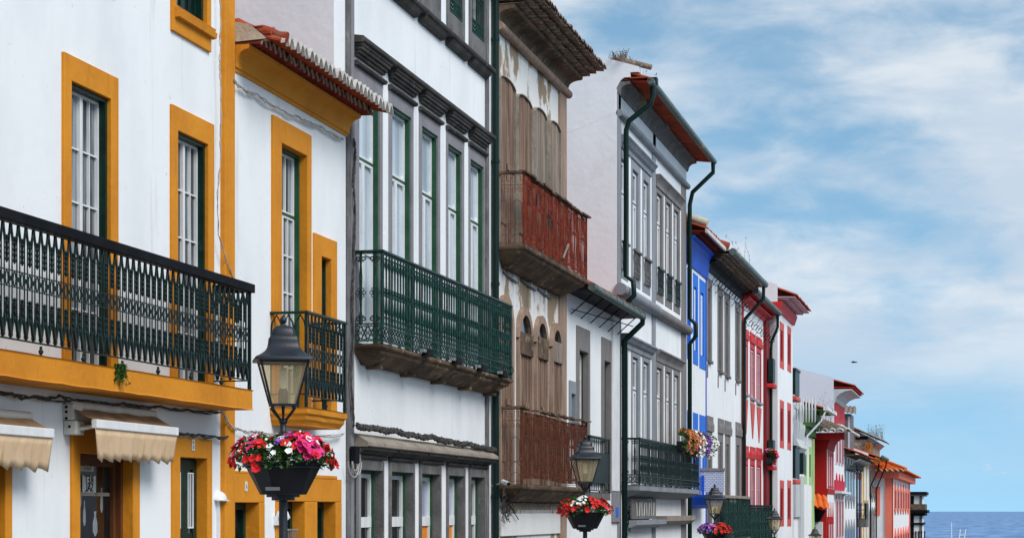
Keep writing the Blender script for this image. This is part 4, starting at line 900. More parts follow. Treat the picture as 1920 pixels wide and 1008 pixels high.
y=b.y0+.35; MB().tube([(-A+ew,y,zg+.08),(-A+ew,y,zg-.25),(-A+ew-.05,y,zg-.42),(-A+.19,y,Z(1163,228)),(-A+.13,y,Z(1163,245)),(-A+.13,y,zrl+.3),(-A+.28,y,zrl+.2),(-A+.30,y,zrl-.1),(-A+.15,y,zrl-.25)],.056,12).build('downpipe',M['pipe'],b.root)
MB().wb(ew-.1,ew+.1,y-.1,y+.1,zg-.02,zg+.12).build('hopper',M['pipe'],b.root,bevel=.01)
y=b.y1+.1; MB().tube([(-A+ew,y,zg),(-A+ew,y,zg-.3),(-A+.17,y,Z(1287,362)),(-A+.10,y,Z(1287,385)),(-A+.10,y,zrl+.3),(-A+.26,y,zrl+.15),(-A+.26,y,zrl-.15),(-A+.10,y,zrl-.35),(-A+.10,y,b.g)],.056,12).build('downpipe',M['pipe'],b.root)
# parapet of the gable with weeds
zp=ZY(112,b.y0); 
PP=[(Wx(x,b.y0),ZY(y_,b.y0)) for x,y_ in ((1154,212),(1154.5,168),(1163,152),(1170,146),(1182,146),(1182,137),(1198,137),(1198,127),(1150,112),(1115,111),(1095,128),(1000,150),(1000,270))]
m=MB(); n=len(PP); m.add([(-A+w_,y,z) for y in (b.y0-.003,b.y0+.3) for w_,z in PP],[list(range(n)),list(range(n,2*n))[::-1]]+[[i,(i+1)%n,n+(i+1)%n,n+i] for i in range(n)])
m.build('parapet',M['gable'],b.root)
m=MB(); m.tube([(-A+Wx(x,b.y0),b.y0+.1,ZY(y_,b.y0)) for x,y_ in ((1148,110),(1165,113),(1180,117),(1200,122),(1220,128))],[.05,.06,.07,.06,.06],7); m.build('verge_tile',M['tileold'],b.root)
m=MB(); m.wb(cw,ew-.05,b.y0-.02,b.y0+.3,zc1+.05,zg+.08); m.build('verge_end',M['tile'],b.root)
lvl=[(0,sB),(0,sB-.12),(.03,sB-.13),(.35,sB-.26)]
balcony(b,Yx(1164),Yx(1312,bw6),bw6,(Z(1201,821,bw6)+Z(1259,830,bw6))/2,sB+.04,(sB,sB-.26),'greystone','greenb','green',lambda m,f,L,H:rail_cast(m,f,L,H,7,7),lambda m,f,L,H:rail_rosette(m,f,L,H,2),lv=lvl)
# shop front below
zq=Z(1195,977); 
b.box('shop_sign_board','stone',0,.16,Yx(1171),Yx(1217),Z(1195,972),Z(1195,936),bevel=.01)
m=MB(); 
for k in range(8): yy=Yx(1180)+(Yx(1212)-Yx(1180))*k/7; m.prism([(yy-.03,Z(1195,966)),(yy+.03,Z(1195,966)),(yy+.10,Z(1195,941)),(yy+.04,Z(1195,941))] if k%2 else [(yy+.0,Z(1195,966)),(yy+.06,Z(1195,966)),(yy-.0,Z(1195,941)),(yy-.06,Z(1195,941))],.16,.17)
m.build('board_figures',M['offwhite'],b.root)
MB().ext([(0,zq+.04),(.3,zq+.04),(.3,zq-.06),(.1,zq-.14),(0,zq-.14)],Yx(1168),Yx(1226)).build('shop_cornice',M['greystone'],b.root)
MB().ext([(0,zq+.12),(.28,zq+.12),(.28,zq+.0),(.1,zq-.1),(0,zq-.1)],Yx(1228),Yx(1284)).build('shop_cornice',M['sill'],b.root)
# ================================================================ 7.. buildings further down the street
def cornice(b,zb,zt,w,mat,y0=None,y1=None,ov=0.,flat=False):
    y0=b.y0+.003 if y0 is None else y0; y1=(b.y1 if y1 is None else y1)+ov
    if flat: pr=[(0,zb),(.06,zb),(w,zt-.06),(w,zt),(0,zt)]
    else: pr=[(0,zb),(.04,zb),(.05,zb+.06)]+[(.05+(w-.05)*(1-math.cos(t)),zb+.06+(zt-zb-.12)*math.sin(t)) for t in [math.pi/2*i/4 for i in range(1,5)]]+[(w,zt),(0,zt)]
    return MB().ext([(b.w+a,c) for a,c in pr],y0,y1).build('cornice',M[mat],b.root)
def eave(b,w,z,mat='tile',rows=2,under='tiledark',w0=.1,ov=.1,slope=.36,pitch=.21,ends=None):
    for i in range(rows):
        e=MB(); corr(e,b.y0+.003,b.y1+ov*.6,b.w-.05,z-.05*(rows-i)-.02,b.w+w0+(w-w0-.06)*(i+1)/rows,z-.05*(rows-i)-.03,pitch,.035,.012,jit=.012); e.build('tile_row',M[under],b.root)
    h=b.dx/2
    for y in (b.y0-.003,b.y1+.003): e=MB(); X0=-A+b.w; kk=.12 if b.gable else -.02; e.quad((X0,y,b.ztop-.3),(X0,y,z+w*slope+kk),(X0-h,y,z+(w+h)*slope+kk),(X0-2*h,y,z+w*slope-.02),(X0-2*h,y,b.ztop-.3)); e.build('gable_top',M[b.gable or b.wall],b.root)
    e=MB(); corr(e,b.y0+.003,b.y1+ov,b.w-h,z+(w+h)*slope,b.w+w,z,pitch,.05,.018,jit=.02); e.build('roof',M[mat],b.root)
    if ends: arcs(MB(),b.y0+.003,b.y1+ov,b.w+w-.01,z,pitch,.055,.03,.05).build('tile_end_mortar',M[ends],b.root)
def fwin(b,xl,xr,yt,yb,sur,leaf='whitep',pane='gdark',jamb=None,ms=.28,mt=.2,mb=.2,**k):
    """opening framed by a border whose outer edge is xl..xr, yt..yb in the photo"""
    w=b.w; Y0,Y1=Yx(xl,w),Yx(xr,w); zt,zb=Z(xl,yt,w),Z(xl,yb,w); d=(Y1-Y0)*ms
    kw=dict(rec=.03,jout=.005,n=2,cols=1,rows=2,jt=.06,st=.06); kw.update(k)
    return window(b,Y0+d*.6,Y1-d,zb+mb,zt-mt,leaf=leaf,jamb=jamb or leaf,pane=pane,sur=sur,so=(d*.6,d,mt,mb),sp=.012,**kw)
def hood(b,xl,xr,y,mat,w=.13,h=.3):
    z=Z(xl,y,b.w); MB().ext([(b.w,z),(b.w+w,z),(b.w+w,z-h*.3),(b.w+.06,z-h*.6),(b.w+.05,z-h),(b.w,z-h)],Yx(xl,b.w),Yx(xr,b.w)).build('window_hood',M[mat],b.root)
# ---- cobalt blue house
b=Bld('house','narrow white house with cobalt blue cornice and window borders','house',Yx(1285)+.15,Yx(1324),Z(1305,503))
for (a,c,t,bo) in ((1288,1295,500,672),(1299,1308.5,510,681),(1311,1322,521,689)): fwin(b,a,c,t,bo,'bluel',leaf='whitep' if a>1295 else 'blue',pane='gsky',jamb='blue',mt=.35,mb=.35,ms=.3,rows=3)
for (a,c,t) in ((1288,1295,768),(1299,1308.5,772),(1311,1322,776)): fwin(b,a,c,t,920,'bluel',leaf='whitep',pane='gsky',jamb='blue',mt=.55,mb=.0,ms=.3,rows=3)
b.box('corner_pipe','blue',.0,.02,Yx(1322.8),Yx(1324)-.02,b.g,b.ztop); b.finish()
cw=Wx(1339,Yx(1324)); zt=ZY(512,Yx(1324),cw); cornice(b,Z(1305,508),zt+.55,cw,'blue',ov=.1)
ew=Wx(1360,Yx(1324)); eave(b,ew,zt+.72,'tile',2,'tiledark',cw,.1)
Yb=Yx(1324); MB().wb(ew-.04,ew+.02,b.y0,Yb+.12,zt+.60,zt+.70).build('verge_board',M['mortar'],b.root)
m=MB(); m.tube([(-A+w_,b.y0+.15,zt+.85+(ew-w_)*.36) for w_ in (-3,-1,0,ew)],[.11]*4,7); m.build('verge_mortar',M['cream'],b.root)
wB=Wx(1357,Yx(1312)); 
o=loft(MB(),Yx(1290),Yx(1312),0,wB,[(0,Z(1312,925,wB)),(0,Z(1312,930,wB)),(.08,Z(1312,945,wB)),(.4,Z(1312,952,wB))]).build('balcony',M['blue'],b.root)
m=MB(); f=side(0,Yx(1291),Z(1312,925,wB)); rail_scroll(m,f,wB*.45,Z(1312,890,wB)-Z(1312,925,wB),2); m.build('railing',M['bluel'],o)
z9=Z(1312,882,0); m=MB(); f_s=MB().wb(.0,wB,Yx(1312)+.02,Yx(1312)+.10,Z(1312,922),z9).build('lattice_screen',M['brickw'],b.root); MB().wb(0,wB+.04,Yx(1312)-.01,Yx(1312)+.13,z9,z9+.07).build('screen_cap',M['sill'],f_s)
b.box('blue_post','blue',.06,.12,Yx(1312)-.02,Yx(1312)+.015,Z(1312,950),Z(1312,890))
# ---- grey framed house with black cove
b=Bld('house','white house with stone window frames and a black cove under its gutter','house',Yx(1324)+.003,Yx(1390),Z(1350,525))
for (a,c,t,bo) in ((1325,1334.5,518,676),(1345,1355.5,532,696),(1358,1368.5,545,704),(1378,1388,562,712)):
    fwin(b,a,c,t,bo,'taupe',leaf='stone',pane='gdark',ms=.3,mt=.3,mb=.05,sill='stone')
    z=Z(a,bo); MB().wb(-.01,.025,Yx(a)+.05,Yx(a)+.14,z-.45,z-.09).build('apron_leg',M['taupe'],b.root)
for (a,c,t) in ((1325,1335,800),(1346,1355.5,805),(1359,1369,809),(1379,1388.5,812)):
    fwin(b,a,c,t,1010,'taupe',leaf='stone',pane='gblack',ms=.3,mt=.35,mb=.0); hood(b,a-.3,c+.8,t-22,'taupe',.03,.42)
b.finish(); cw=Wx(1406,Yx(1390)); zt=ZY(545,Yx(1390),cw); cornice(b,Z(1350,528),zt,cw,'black')
ew=Wx(1432,Yx(1390)); zg=ZY(543,Yx(1390),ew); eave(b,ew,max(zg,zt+.2),'tileold',3,'tileold',cw,.15); zg=max(zg,zt+.2)
MB().tube([(-A+ew+.03,b.y0,zg),(-A+ew+.03,b.y1+.2,zg)],.10,10).build('gutter',M['gutter'],b.root)
for k in range(7): y=b.y0+.6+(b.y1-b.y0-.8)*k/6; m=MB(); scroll(m,lambda s,t,o=0.,y=y:(-A+.22+s,y,zt-.55+t),0,0,.15,1,.013,1.2); m.tube([(-A,y,zt-.75),(-A+.5,y,zt-.2)],.010,4); m.build('gutter_bracket',M['black'],b.root)
y=b.y1-.05; MB().tube([(-A+ew,y,zg-.05),(-A+ew,y,zg-.45),(-A+.12,y,ZY(598,y)),(-A+.1,y,ZY(612,y)),(-A+.1,y,b.g)],.055,10).build('downpipe',M['pipe'],b.root)
MB().tube([(-A+w_,b.y0+.12,zg+.1+(ew-w_)*.36) for w_ in (-3,-1,0,ew-.1)],.13,7).build('verge_mortar',M['tile'],b.root)
wB=Wx(1357,Yx(1336)); zt_,zb_=Z(1357,927,wB),Z(1357,1010,wB)
def boxrail(m,f,L,H):
    n=max(2,round(L/1.1)); rail_cast(m,f,L,H,n,4)
    for k in range(n):   # one cast plate per bay, open slots between
        u0,u1=L*k/n+.13,L*(k+1)/n-.13
        p=[f(u0,.12,-.012),f(u1,.12,-.012),f(u1,H-.16,-.012),f(u0,H-.16,-.012)]; q=[f(u0,.12,0),f(u1,.12,0),f(u1,H-.16,0),f(u0,H-.16,0)]
        m.add(p+q,[[0,1,2,3],[7,6,5,4],[0,4,5,1],[1,5,6,2],[2,6,7,3],[3,7,4,0]])
        for j in range(4): rg(m,f,(u0+u1)/2,H*(.2+.19*j),.15,.022,8,.8)
balcony(b,Yx(1338),Yx(1408,wB),wB,zt_,zb_,(zb_-.03,zb_-.3),'greystone','greenc','sill',boxrail,lambda m,f,L,H:rail_cast(m,f,L,H,1,4),hr=(.06,.08))
# ---- red framed house
b=Bld('house','narrow white house with red window borders ending in tapering red drops','house',Yx(1390)+.003,Yx(1437),Z(1412,584))
for (a,c,t,bo) in ((1394,1402,632,740),(1406,1415,640,748),(1418,1427,648,756)):
    fwin(b,a,c,t,bo,'red',leaf='pink',pane='gdark',jamb='redd',ms=.13,mt=.2,mb=.08,rows=3,st=.05,jt=.03,sill='greystone'); hood(b,a-.3,c+.8,t-19,'red',.025,.34)
    z=Z(a,bo); y0,y1=Yx(a)+.05,Yx(c)-.05; ym=(y0+y1)/2; z2=Z(a,bo+72); MB().prism([(y0,z-.1),(y1,z-.1),(ym+.06,z2),(ym-.06,z2)],-.01,.025).build('painted_drop',M['redl'],b.root)
    t2=858+(a-1394)*.15; fwin(b,a,c,t2,1010,'red',leaf='pink',pane='gdark',jamb='redd',ms=.13,mt=.2,mb=.08,rows=3,st=.05,jt=.03); hood(b,a-.3,c+.8,t2-24,'red',.025,.4)
b.box('corner_pilaster','redd',-.01,.12,Yx(1431),Yx(1437)-.01,b.g,b.ztop,bevel=.01)
b.box('corner_pilaster','redl',-.01,.05,Yx(1390)+.01,Yx(1392),b.g,b.ztop)
b.finish(); cw=Wx(1450,Yx(1437)); zt=ZY(603,Yx(1437),cw)-.05; cornice(b,Z(1412,586),zt+.2,cw,'red')
ew=Wx(1459,Yx(1437)); zg=max(ZY(605,Yx(1437),ew),zt+.35); eave(b,ew,zg,'tile',1,'red',cw,.1,slope=.3)
MB().tube([(-A+ew+.03,b.y0,zg),(-A+ew+.03,b.y1+.1,zg)],.10,10).build('gutter',M['gutter'],b.root)
for k in range(6): y=b.y0+.6+(b.y1-b.y0-.8)*k/5; m=MB(); scroll(m,lambda s,t,o=0.,y=y:(-A+.22+s,y,zt-.6+t),0,0,.15,1,.013,1.2); m.tube([(-A,y,zt-.85),(-A+.5,y,zt-.2)],.010,4); m.build('gutter_bracket',M['black'],b.root)
y=b.y1-.15; MB().tube([(-A+ew,y,zg-.05),(-A+ew,y,zg-.5),(-A+.2,y,ZY(640,y,.1)),(-A+.18,y,ZY(655,y)),(-A+.18,y,b.g)],.05,10).build('downpipe',M['pipe'],b.root)
wB=Wx(1413,Yx(1400)); zt_,zb_=Z(1425,946,wB),Z(1425,1030,wB)
balcony(b,Yx(1396),Yx(1450,wB),wB*.95,zt_,zb_,(zb_-.03,zb_-.3),'greystone','greenc','black',boxrail,lambda m,f,L,H:rail_cast(m,f,L,H,1,4),hr=(.05,.06))
# ---- taller house stepping forward, red shutters
Y0=Yx(1437)+.01; w9=Wx(1458,Y0)
b=Bld('house','taller white house with pairs of red framed windows and its side wall facing up the street','house',Y0,Yx(1486,w9),Z(1472,592,w9),w=w9,gable='gable'); b.root['label']='taller white house with pairs of red shuttered windows, stepping forward into the street'
for yt,yb,dy in ((601,688,8),(748,838,5),(899,986,0)):
    for a,c,k in ((1462,1469.5,0),(1476,1483,1)): fwin(b,a,c,yt+dy*k,yb+dy*.8*k,'redl',leaf='redd',pane='redd',ms=.22,mt=.3,mb=.26,rows=1,rec=.03,jt=.03)
b.finish()
cw=Wx(1499,b.y1)-w9; zt=ZY(607,b.y1,cw); cornice(b,Z(1472,596,w9),zt+.3,cw*.62,'red',ov=.2,flat=True)
eave(b,Wx(1519,b.y1)-w9,zt+.5,'tile',2,'pink',cw*.6,.5,slope=.38)
b.box('verge_band','red',-2.5,.12,Y0-.03,Y0+.01,b.ztop-.05,b.ztop+.25)
for k,(ya,yb_,xa,xb) in enumerate(((671,724,1437,1451),(824,878,1437,1453))):
    Ya=Y0-1.0; wv=Wx(1451.5,Ya); z1,z0=ZY(ya,Ya,wv),ZY(yb_-6,Ya,wv)
    o=MB().wb(0,wv,Ya,Y0-.1,z0-.14,z0).build('balcony',M['red'],b.root,bevel=.02); m=MB(); plainrail(m,side(0,Ya+.05,z0+.05),wv-.05,z1-z0-.05)
    m.wb(wv-.2,wv-.04,Ya+.03,Y0-.25,z0+.05,z1); m.build('railing',M['greenb'],o)
for k,(ya,yb_) in enumerate(((693,748),(838,905))):
    Ya=b.y1+.3; wv=Wx(1493,Ya); z1,z0=ZY(ya,Ya,wv),ZY(yb_-7,Ya,wv)
    o=MB().wb(0,wv,Ya,Ya+1.8,z0-.16,z0).build('balcony',M['redl'],b.root,bevel=.02); m=MB(); m.wb(w9-.3,wv-.05,Ya+.05,Ya+.1,z0+.05,z1); m.wb(wv-.1,wv-.04,Ya+.1,Ya+1.8,z0+.05,z1); m.wb(w9-.3,wv,Ya+.02,Ya+1.85,z1,z1+.08); m.build('railing',M['greenb'],o)
# ---- baroque white front
b=Bld('house','small white house with a curved baroque cornice and balustrade above','house',Yx(1486)+.4,Yx(1502),Z(1494,905)); y1=b.y1
b.ztop=ZY(845,y1); 
cw=Wx(1510,y1); zc=ZY(842,y1); MB().ext([(0,zc-.2),(.1,zc-.2),(.25,zc),(cw*.6,zc+.35),(cw,zc+.8),(cw,zc+1.0),(0,zc+1.0)],b.y0,y1).build('cornice',M['greyw'],b.root)
m=MB(); z0=zc+1.0; z1=ZY(772,y1,.5)
for k in range(7): m.lathe((-A+.1+.12*k,b.y0+.4,z0),[(.02,0),(.045,.5),(.02,1.0),(.03,z1-z0)],6)
m.build('balustrade',M['greyw'],b.root); m=MB()
for k in range(6): m.lathe((-A+cw*.55,b.y0+.4+1.0*k,z0),[(.02,0),(.045,.5),(.02,1.0),(.03,z1-z0)],6)
m.wb(0,cw*.6,b.y0,y1,z1,z1+.15); m.build('balustrade',M['greyw'],b.root)
b.box('boarding','greyw',0,.1,b.y0,Yx(1500),ZY(968,y1),ZY(893,y1)); 
wv=Wx(1508,y1); b.box('bay','greyw',0,wv,b.y1-1.5,b.y1-.1,b.g,ZY(893,y1))
o=MB().wb(0,.35,Yx(1490),Yx(1494),ZY(890,y1),ZY(852,y1)).build('shutter',M['greenb'],b.root); b.finish()
# ---- lime framed house
y0=Yx(1502)+.01; w_=Wx(1505,y0)
b=Bld('house','small house with pale lime green window borders and a vivid green eave','house',y0,Yx(1524,w_),Z(1512,818,w_),w=w_,wall='white')
for a,c,t,bo in ((1507.5,1513,832,906),(1516.5,1521.5,836,908)): fwin(b,a,c,t,bo,'lime',leaf='grass',pane='gdark',ms=.2,mt=.35,mb=.35,rows=1)
b.box('corner_pilaster','lime',-.01,.08,Yx(1521.7,w_),b.y1-.01,b.g,b.ztop)
b.finish(); zt=ZY(812,b.y0,w_)
for i in range(3): b.box('eave_step','grass',0,.14+.14*i,b.y0,b.y1,zt+.3*i,zt+.3*i+.299)
ew=.85; eave(b,ew,zt+1.05,'tile',1,'grass',.8,.1,slope=.3); b.box('gutter','whitep',ew,ew+.2,b.y0,b.y1,zt+.95,zt+1.1)
MB().tube([(-A+w_+ew+.1,b.y0+.1,zt+.95),(-A+w_+ew-.1,b.y0+.05,zt+.5),(-A+w_+.2,b.y0-.05,zt-.1),(-A+w_+.1,b.y0-.05,zt-.9)],.045,8).build('downpipe',M['whitep'],b.root)
# ---- deep red house, side wall towards the viewer
y0=Yx(1524)+.02; w_=Wx(1549.5,y0)
b=Bld('house','deep red house with a hipped tile roof and white scalloped eave','house',y0,Yx(1563,w_),ZY(824,y0,w_),w=w_,wall='rede',depthX=7,ridge=.6)
mz=Z(1551,915,w_)
b.box('white_panel','white',0,.03,Yx(1550.5,w_),Yx(1562,w_),mz,Z(1551,838,w_)); b.box('white_panel','white',0,.03,Yx(1550.5,w_),Yx(1562,w_),Z(1551,968,w_),Z(1551,925,w_))
def spikes(b,xl,xr,yt,yb,n,frame,mat,pane='redd',top=.5,bot=.0,ww=.6,w0=.03):
    Y0,Y1=Yx(xl,b.w),Yx(xr,b.w); z1,z0=Z(xl,yt,b.w),Z(xl,yb,b.w); p=(Y1-Y0)/n
    for k in range(n):
        a=Y0+p*k+p*(1-ww)/2; c=a+p*ww; m=MB(); m.prism([(a,z0),((a+c)/2,z0-bot) if bot else (c,z0),(c,z0)] if bot else [(a,z0),(c,z0),(c,z1),((a+c)/2,z1+top),(a,z1)],b.w-.01,b.w+w0) if not bot else m.prism([(a,z0),((a+c)/2,z0-bot),(c,z0),(c,z1),((a+c)/2,z1+top),(a,z1)],b.w-.01,b.w+w0)
        o=m.build('window',M[frame],b.root); i=p*ww*.2
        MB().wb(b.w+w0-.01,b.w+w0+.02,a+i,c-i,z0+.1,z1-.1).build('pane',M[pane],o)
spikes(b,1550.5,1562,850,914,3,'rede','rede','pink',.9,.0,.7,.05); spikes(b,1550.5,1562,978,1020,3,'rede','rede','pink',.9,0,.7,.05)
b.box('band','rede',.0,.06,b.y0,b.y1,Z(1551,925,w_),mz); b.finish()
ew=.9; e=MB(); zt=b.ztop; cornice(b,zt-.4,zt+.25,.5,'rede')
# hipped roof: one slope over the side wall, one over the front
def slope_tiles(m,P0,P1,Q1,Q0,n,amp=.08,th=.03,seg=5):
    """corrugated patch: P0-P1 eave line, Q0-Q1 ridge line"""
    P0,P1,Q0,Q1=map(Vector,(P0,P1,Q0,Q1)); v=[];C=n*seg+1
    for c in range(C):
        t=c/(C-1); h=amp*abs(math.sin(math.pi*(c%seg)/seg)); a=P0.lerp(P1,t)+Vector((0,0,h)); q=Q0.lerp(Q1,t)+Vector((0,0,h)); v+=[a,q,a-Vector((0,0,th))]
    m.add(v,[[c*3,c*3+1,c*3+4,c*3+3] for c in range(C-1)]+[[c*3,c*3+3,c*3+5,c*3+2] for c in range(C-1)]); return m
X=-A+w_; zr=zt+1.9; za=zt+.35
ym=(b.y0+b.y1)/2
m=MB(); slope_tiles(m,(X-3.2,b.y0-.8,za),(X+1.1,b.y0-.8,za),(X-2.6,b.y0+2.2,zr),(X-3.2,b.y0+2.2,zr),12); slope_tiles(m,(X+1.1,b.y0-.8,za),(X+1.1,b.y1+.4,za),(X-2.6,b.y1,zr),(X-2.6,b.y0+2.2,zr),30)
m.quad((X-7,b.y0-.7,za),(X-3.2,b.y0-.8,za),(X-3.2,b.y0+2.2,zr),(X-7,b.y0+2.2,zr)); m.build('roof',M['tileold'],b.root)
m=MB()
for k in range(13): c=X-3.1+.34*k; m.tube([(c-.17,b.y0-.82,za-.02),(c-.1,b.y0-.82,za+.07),(c,b.y0-.82,za+.11),(c+.1,b.y0-.82,za+.07),(c+.17,b.y0-.82,za-.02)],.05,5)
m.tube([(X+1.12,b.y0-.8,za-.02),(X+1.12,b.y1+.4,za-.02)],.07,6); m.build('scalloped_eave',M['mortar'],b.root)
m=MB(); m.bx(X-4,X+.8,b.y0-.5,b.y0,za-.35,za-.05); m.build('cornice',M['rede'],b.root)
zz=ZY(935,b.y0,w_); m=MB(); slope_tiles(m,(X-1.9,b.y0-1.0,zz-.1),(X+.25,b.y0-1.2,zz-.45),(X+.0,b.y0,zz+.1),(X-1.9,b.y0,zz+.5),8); m.build('porch_roof',M['tileo'],b.root)
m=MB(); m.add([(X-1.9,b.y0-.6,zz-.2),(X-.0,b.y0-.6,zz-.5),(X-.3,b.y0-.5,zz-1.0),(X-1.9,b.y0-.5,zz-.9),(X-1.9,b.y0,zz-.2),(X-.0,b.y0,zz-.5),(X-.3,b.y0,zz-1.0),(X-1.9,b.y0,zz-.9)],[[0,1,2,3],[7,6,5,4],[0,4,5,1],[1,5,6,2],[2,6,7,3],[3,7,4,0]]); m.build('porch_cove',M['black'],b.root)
b.box('white_porch_wall','whiteold',-1.9,-.15,b.y0-.25,b.y0-.02,b.g,zz-1.0); o=MB().bx(X-1.6,X-.4,b.y0-.30,b.y0-.255,zz-4.5,zz-1.5).build('porch_window',M['gdark'],b.root)
# ---- tall crimson panelled house
Y0=Yx(1563)+.05
b=Bld('house','tall house with a huge blank side wall in lavender shade and crimson panels on its narrow front','house',Y0,Yx(1582),ZY(742,Y0),wall='white',gable='lilac',ridge=1.7,depthX=9)
b.root['label']='tall house with a huge blank side wall in lavender shade and crimson panels in front'
b.box('crimson_panel','crim',0,.06,b.y0+.3,b.y1-.2,Z(1565,792),Z(1565,752)); b.box('crimson_panel','crim',0,.06,b.y0+.3,b.y1-.2,Z(1565,918),Z(1565,899))
b.box('balcony','whitep',0,.35,b.y0,b.y1,Z(1565,799),Z(1565,795)); b.box('balcony','whitep',0,.4,b.y0,b.y1,Z(1565,924),Z(1565,920))
spikes(b,1565,1581,812,868,3,'pink','pink','redd',.2,0,.5,.05); spikes(b,1565,1581,935,1010,3,'pink','pink','redd',.2,0,.5,.05); spikes(b,1565,1581,893,905,3,'crim','crim','crim',.2,0,.3,.05)
b.finish(); zt=ZY(742,Y0); cornice(b,zt-.35,zt+.35,.9,'greyw'); eave(b,1.05,zt+.5,'tile',1,'red',.6,.2,slope=.29)
# ---- white house with dark tall windows and awning brackets
b=Bld('house','white house with four tall dark shuttered windows under a bracketed eave','house',Yx(1582)+.01,Yx(1604),Z(1584,842))
spikes(b,1583,1603,872,932,4,'greystone','greystone','gdark',.5,.6,.8,.04); spikes(b,1583,1603,990,1020,4,'greystone','greystone','gdark',.5,0,.8,.04)
b.finish(); zt=ZY(850,b.y0); eave(b,.95,zt,'tile',1,'brownstone',.1,.3)
for k in range(6): y=b.y0+.3+(b.y1-b.y0-.5)*k/5; MB().tube([(-A,y,zt-.9),(-A+.5,y,zt-.45),(-A+.9,y,zt-.3)],.05,5).build('eave_strut',M['greystone'],b.root)
y=b.y0+6; o=MB().bx(-A-.75,-A-.05,y,y+3,zt,ZY(775,y)).build('attic',M['stone'],b.root); MB().bx(-A-.18,-A-.06,y-.02,y-.003,zt+.3,ZY(780,y)).build('pane',M['gsky'],o)
m=MB(); slope_tiles(m,(-A-1.2,y-.3,ZY(770,y)),(-A+.3,y-.3,ZY(776,y)),(-A+.1,y+3,ZY(768,y)+.3),(-A-1.2,y+3,ZY(764,y)+.3),6); m.build('attic_roof',M['tileold'],o)
# ---- black framed house
b=Bld('house','dark slot fronted house with a black iron balcony','house',Yx(1604)+.01,Yx(1616),Z(1605,862))
spikes(b,1604.5,1615,885,1020,2,'black','black','gdark',.2,0,.8,.05); b.box('lintel','black',0,.1,b.y0,b.y1,Z(1605,880),Z(1605,868))
b.finish(); zt=ZY(862,b.y0); eave(b,.8,zt,'tile',1,'black',.1,.2,ends=None)
wB=Wx(1626,Yx(1610)); ya,yb=Yx(1608),Yx(1613); m=MB(); z1,z0=Z(1620,942,wB),Z(1620,972,wB)
o=MB().wb(0,wB,ya,yb,z0-.5,z0).build('balcony',M['stone'],b.root); rail_cast(m,side(0,ya,z0),wB,z1-z0,1,7); m.wb(wB-.1,wB,ya,yb,z0,z1); m.build('railing',M['greenb'],o)
# ---- yellow house
b=Bld('house','narrow house with bright yellow window borders','house',Yx(1616)+.01,Yx(1628),Z(1617,866))
spikes(b,1617,1627.5,872,940,2,'yellow','yellow','whitep',.3,0,.9,.06); spikes(b,1617,1627.5,965,1020,2,'yellow','yellow','whitep',.8,0,.9,.06)
b.finish(); zt=ZY(866,b.y0); eave(b,.8,zt+.2,'tile',1,'ochre',.1,.2)
MB().tube([(-A+.7,b.y1,zt+.2),(-A+.65,b.y1,zt-.3),(-A+.15,b.y1,zt-1.4),(-A+.15,b.y1,b.g)],.05,8).build('downpipe',M['black'],b.root)
# ---- grey striped house and ruined attic behind
b=Bld('house','pale house with three grey framed slot windows and a rusty gutter','house',Yx(1628)+.01,Yx(1641),Z(1629,850))
spikes(b,1629,1640.5,860,926,3,'taupe','taupe','gdark',.3,.5,.75,.05); spikes(b,1629,1640.5,958,1020,3,'taupe','taupe','gdark',.3,0,.75,.05)
b.finish(); zt=ZY(857,b.y0); eave(b,.8,zt,'tile',1,'ochre',.1,.2); y=b.y1-1
MB().tube([(-A+.9,b.y0,zt+.05),(-A+.9,y,zt+.05)],.10,8).build('gutter',M['gutter'],b.root)
MB().tube([(-A+.85,y-.5,zt),(-A+.8,y-.5,zt-.4),(-A+.15,y-.5,zt-2),(-A+.15,y-.5,b.g)],.05,8).build('downpipe',M['black'],b.root)
y=Yx(1638)
r=empty('ruined_attic',(-A-1,y,ZY(870,y)),'rubble walled attic with dry weeds above the grey slotted house','attic')
m=MB(); PT_=[(Wx(x,y),ZY(v,y)) for x,v in ((1596,870),(1596,800),(1640,824),(1648,829),(1640,836),(1638,838),(1638,870))]
n=len(PT_); m.add([(-A+a,yy,z) for yy in (y,y+8) for a,z in PT_],[list(range(n)),list(range(n,2*n))[::-1]]+[[i,(i+1)%n,n+(i+1)%n,n+i] for i in range(n)]); m.build('rubble_wall',M['ruin'],r)
m=MB(); a,c=(Wx(1594,y),ZY(798,y)),(Wx(1657,y),ZY(826,y)); slope_tiles(m,(-A+c[0],y-.4,c[1]),(-A+c[0],y+8,c[1]),(-A+a[0],y+8,a[1]),(-A+a[0],y-.4,a[1]),20); m.build('roof',M['tileold'],r)
MB().bx(-A+Wx(1604,y),-A+Wx(1627,y),y-.04,y-.003,ZY(823,y),ZY(817,y)).build('lintel_gap',M['black'],r)
# ---- coral house
y0=Yx(1641)+.3; w_=Wx(1673,y0)
b=Bld('house','coral framed white house with a bright orange hipped tile roof near the sea','house',y0,Yx(1705,w_),ZY(889,y0,w_),w=w_,wall='white',ridge=.5,depthX=9)
X=-A+w_; wc=Wx(1660,y0)-w_
m=MB(); m.bx(X+wc,X+.03,y0-.12,y0+.01,b.g,b.ztop); m.wb(w_-.01,w_+.06,y0-.12,y0+.35,b.g,b.ztop); m.build('corner_pilaster',M['coral'],b.root)
b.box('corner_pilaster','coral',0,.06,b.y1-1,b.y1,b.g,b.ztop)
p,q=-A+Wx(1641,y0),-A+Wx(1650,y0); o=MB().bx(p-.2,q,y0-.06,y0-.003,ZY(965,y0),ZY(912,y0)).build('side_window',M['coral'],b.root); MB().bx(p,q-.22,y0-.08,y0-.062,ZY(958,y0),ZY(919,y0)).build('pane',M['gdark'],o)
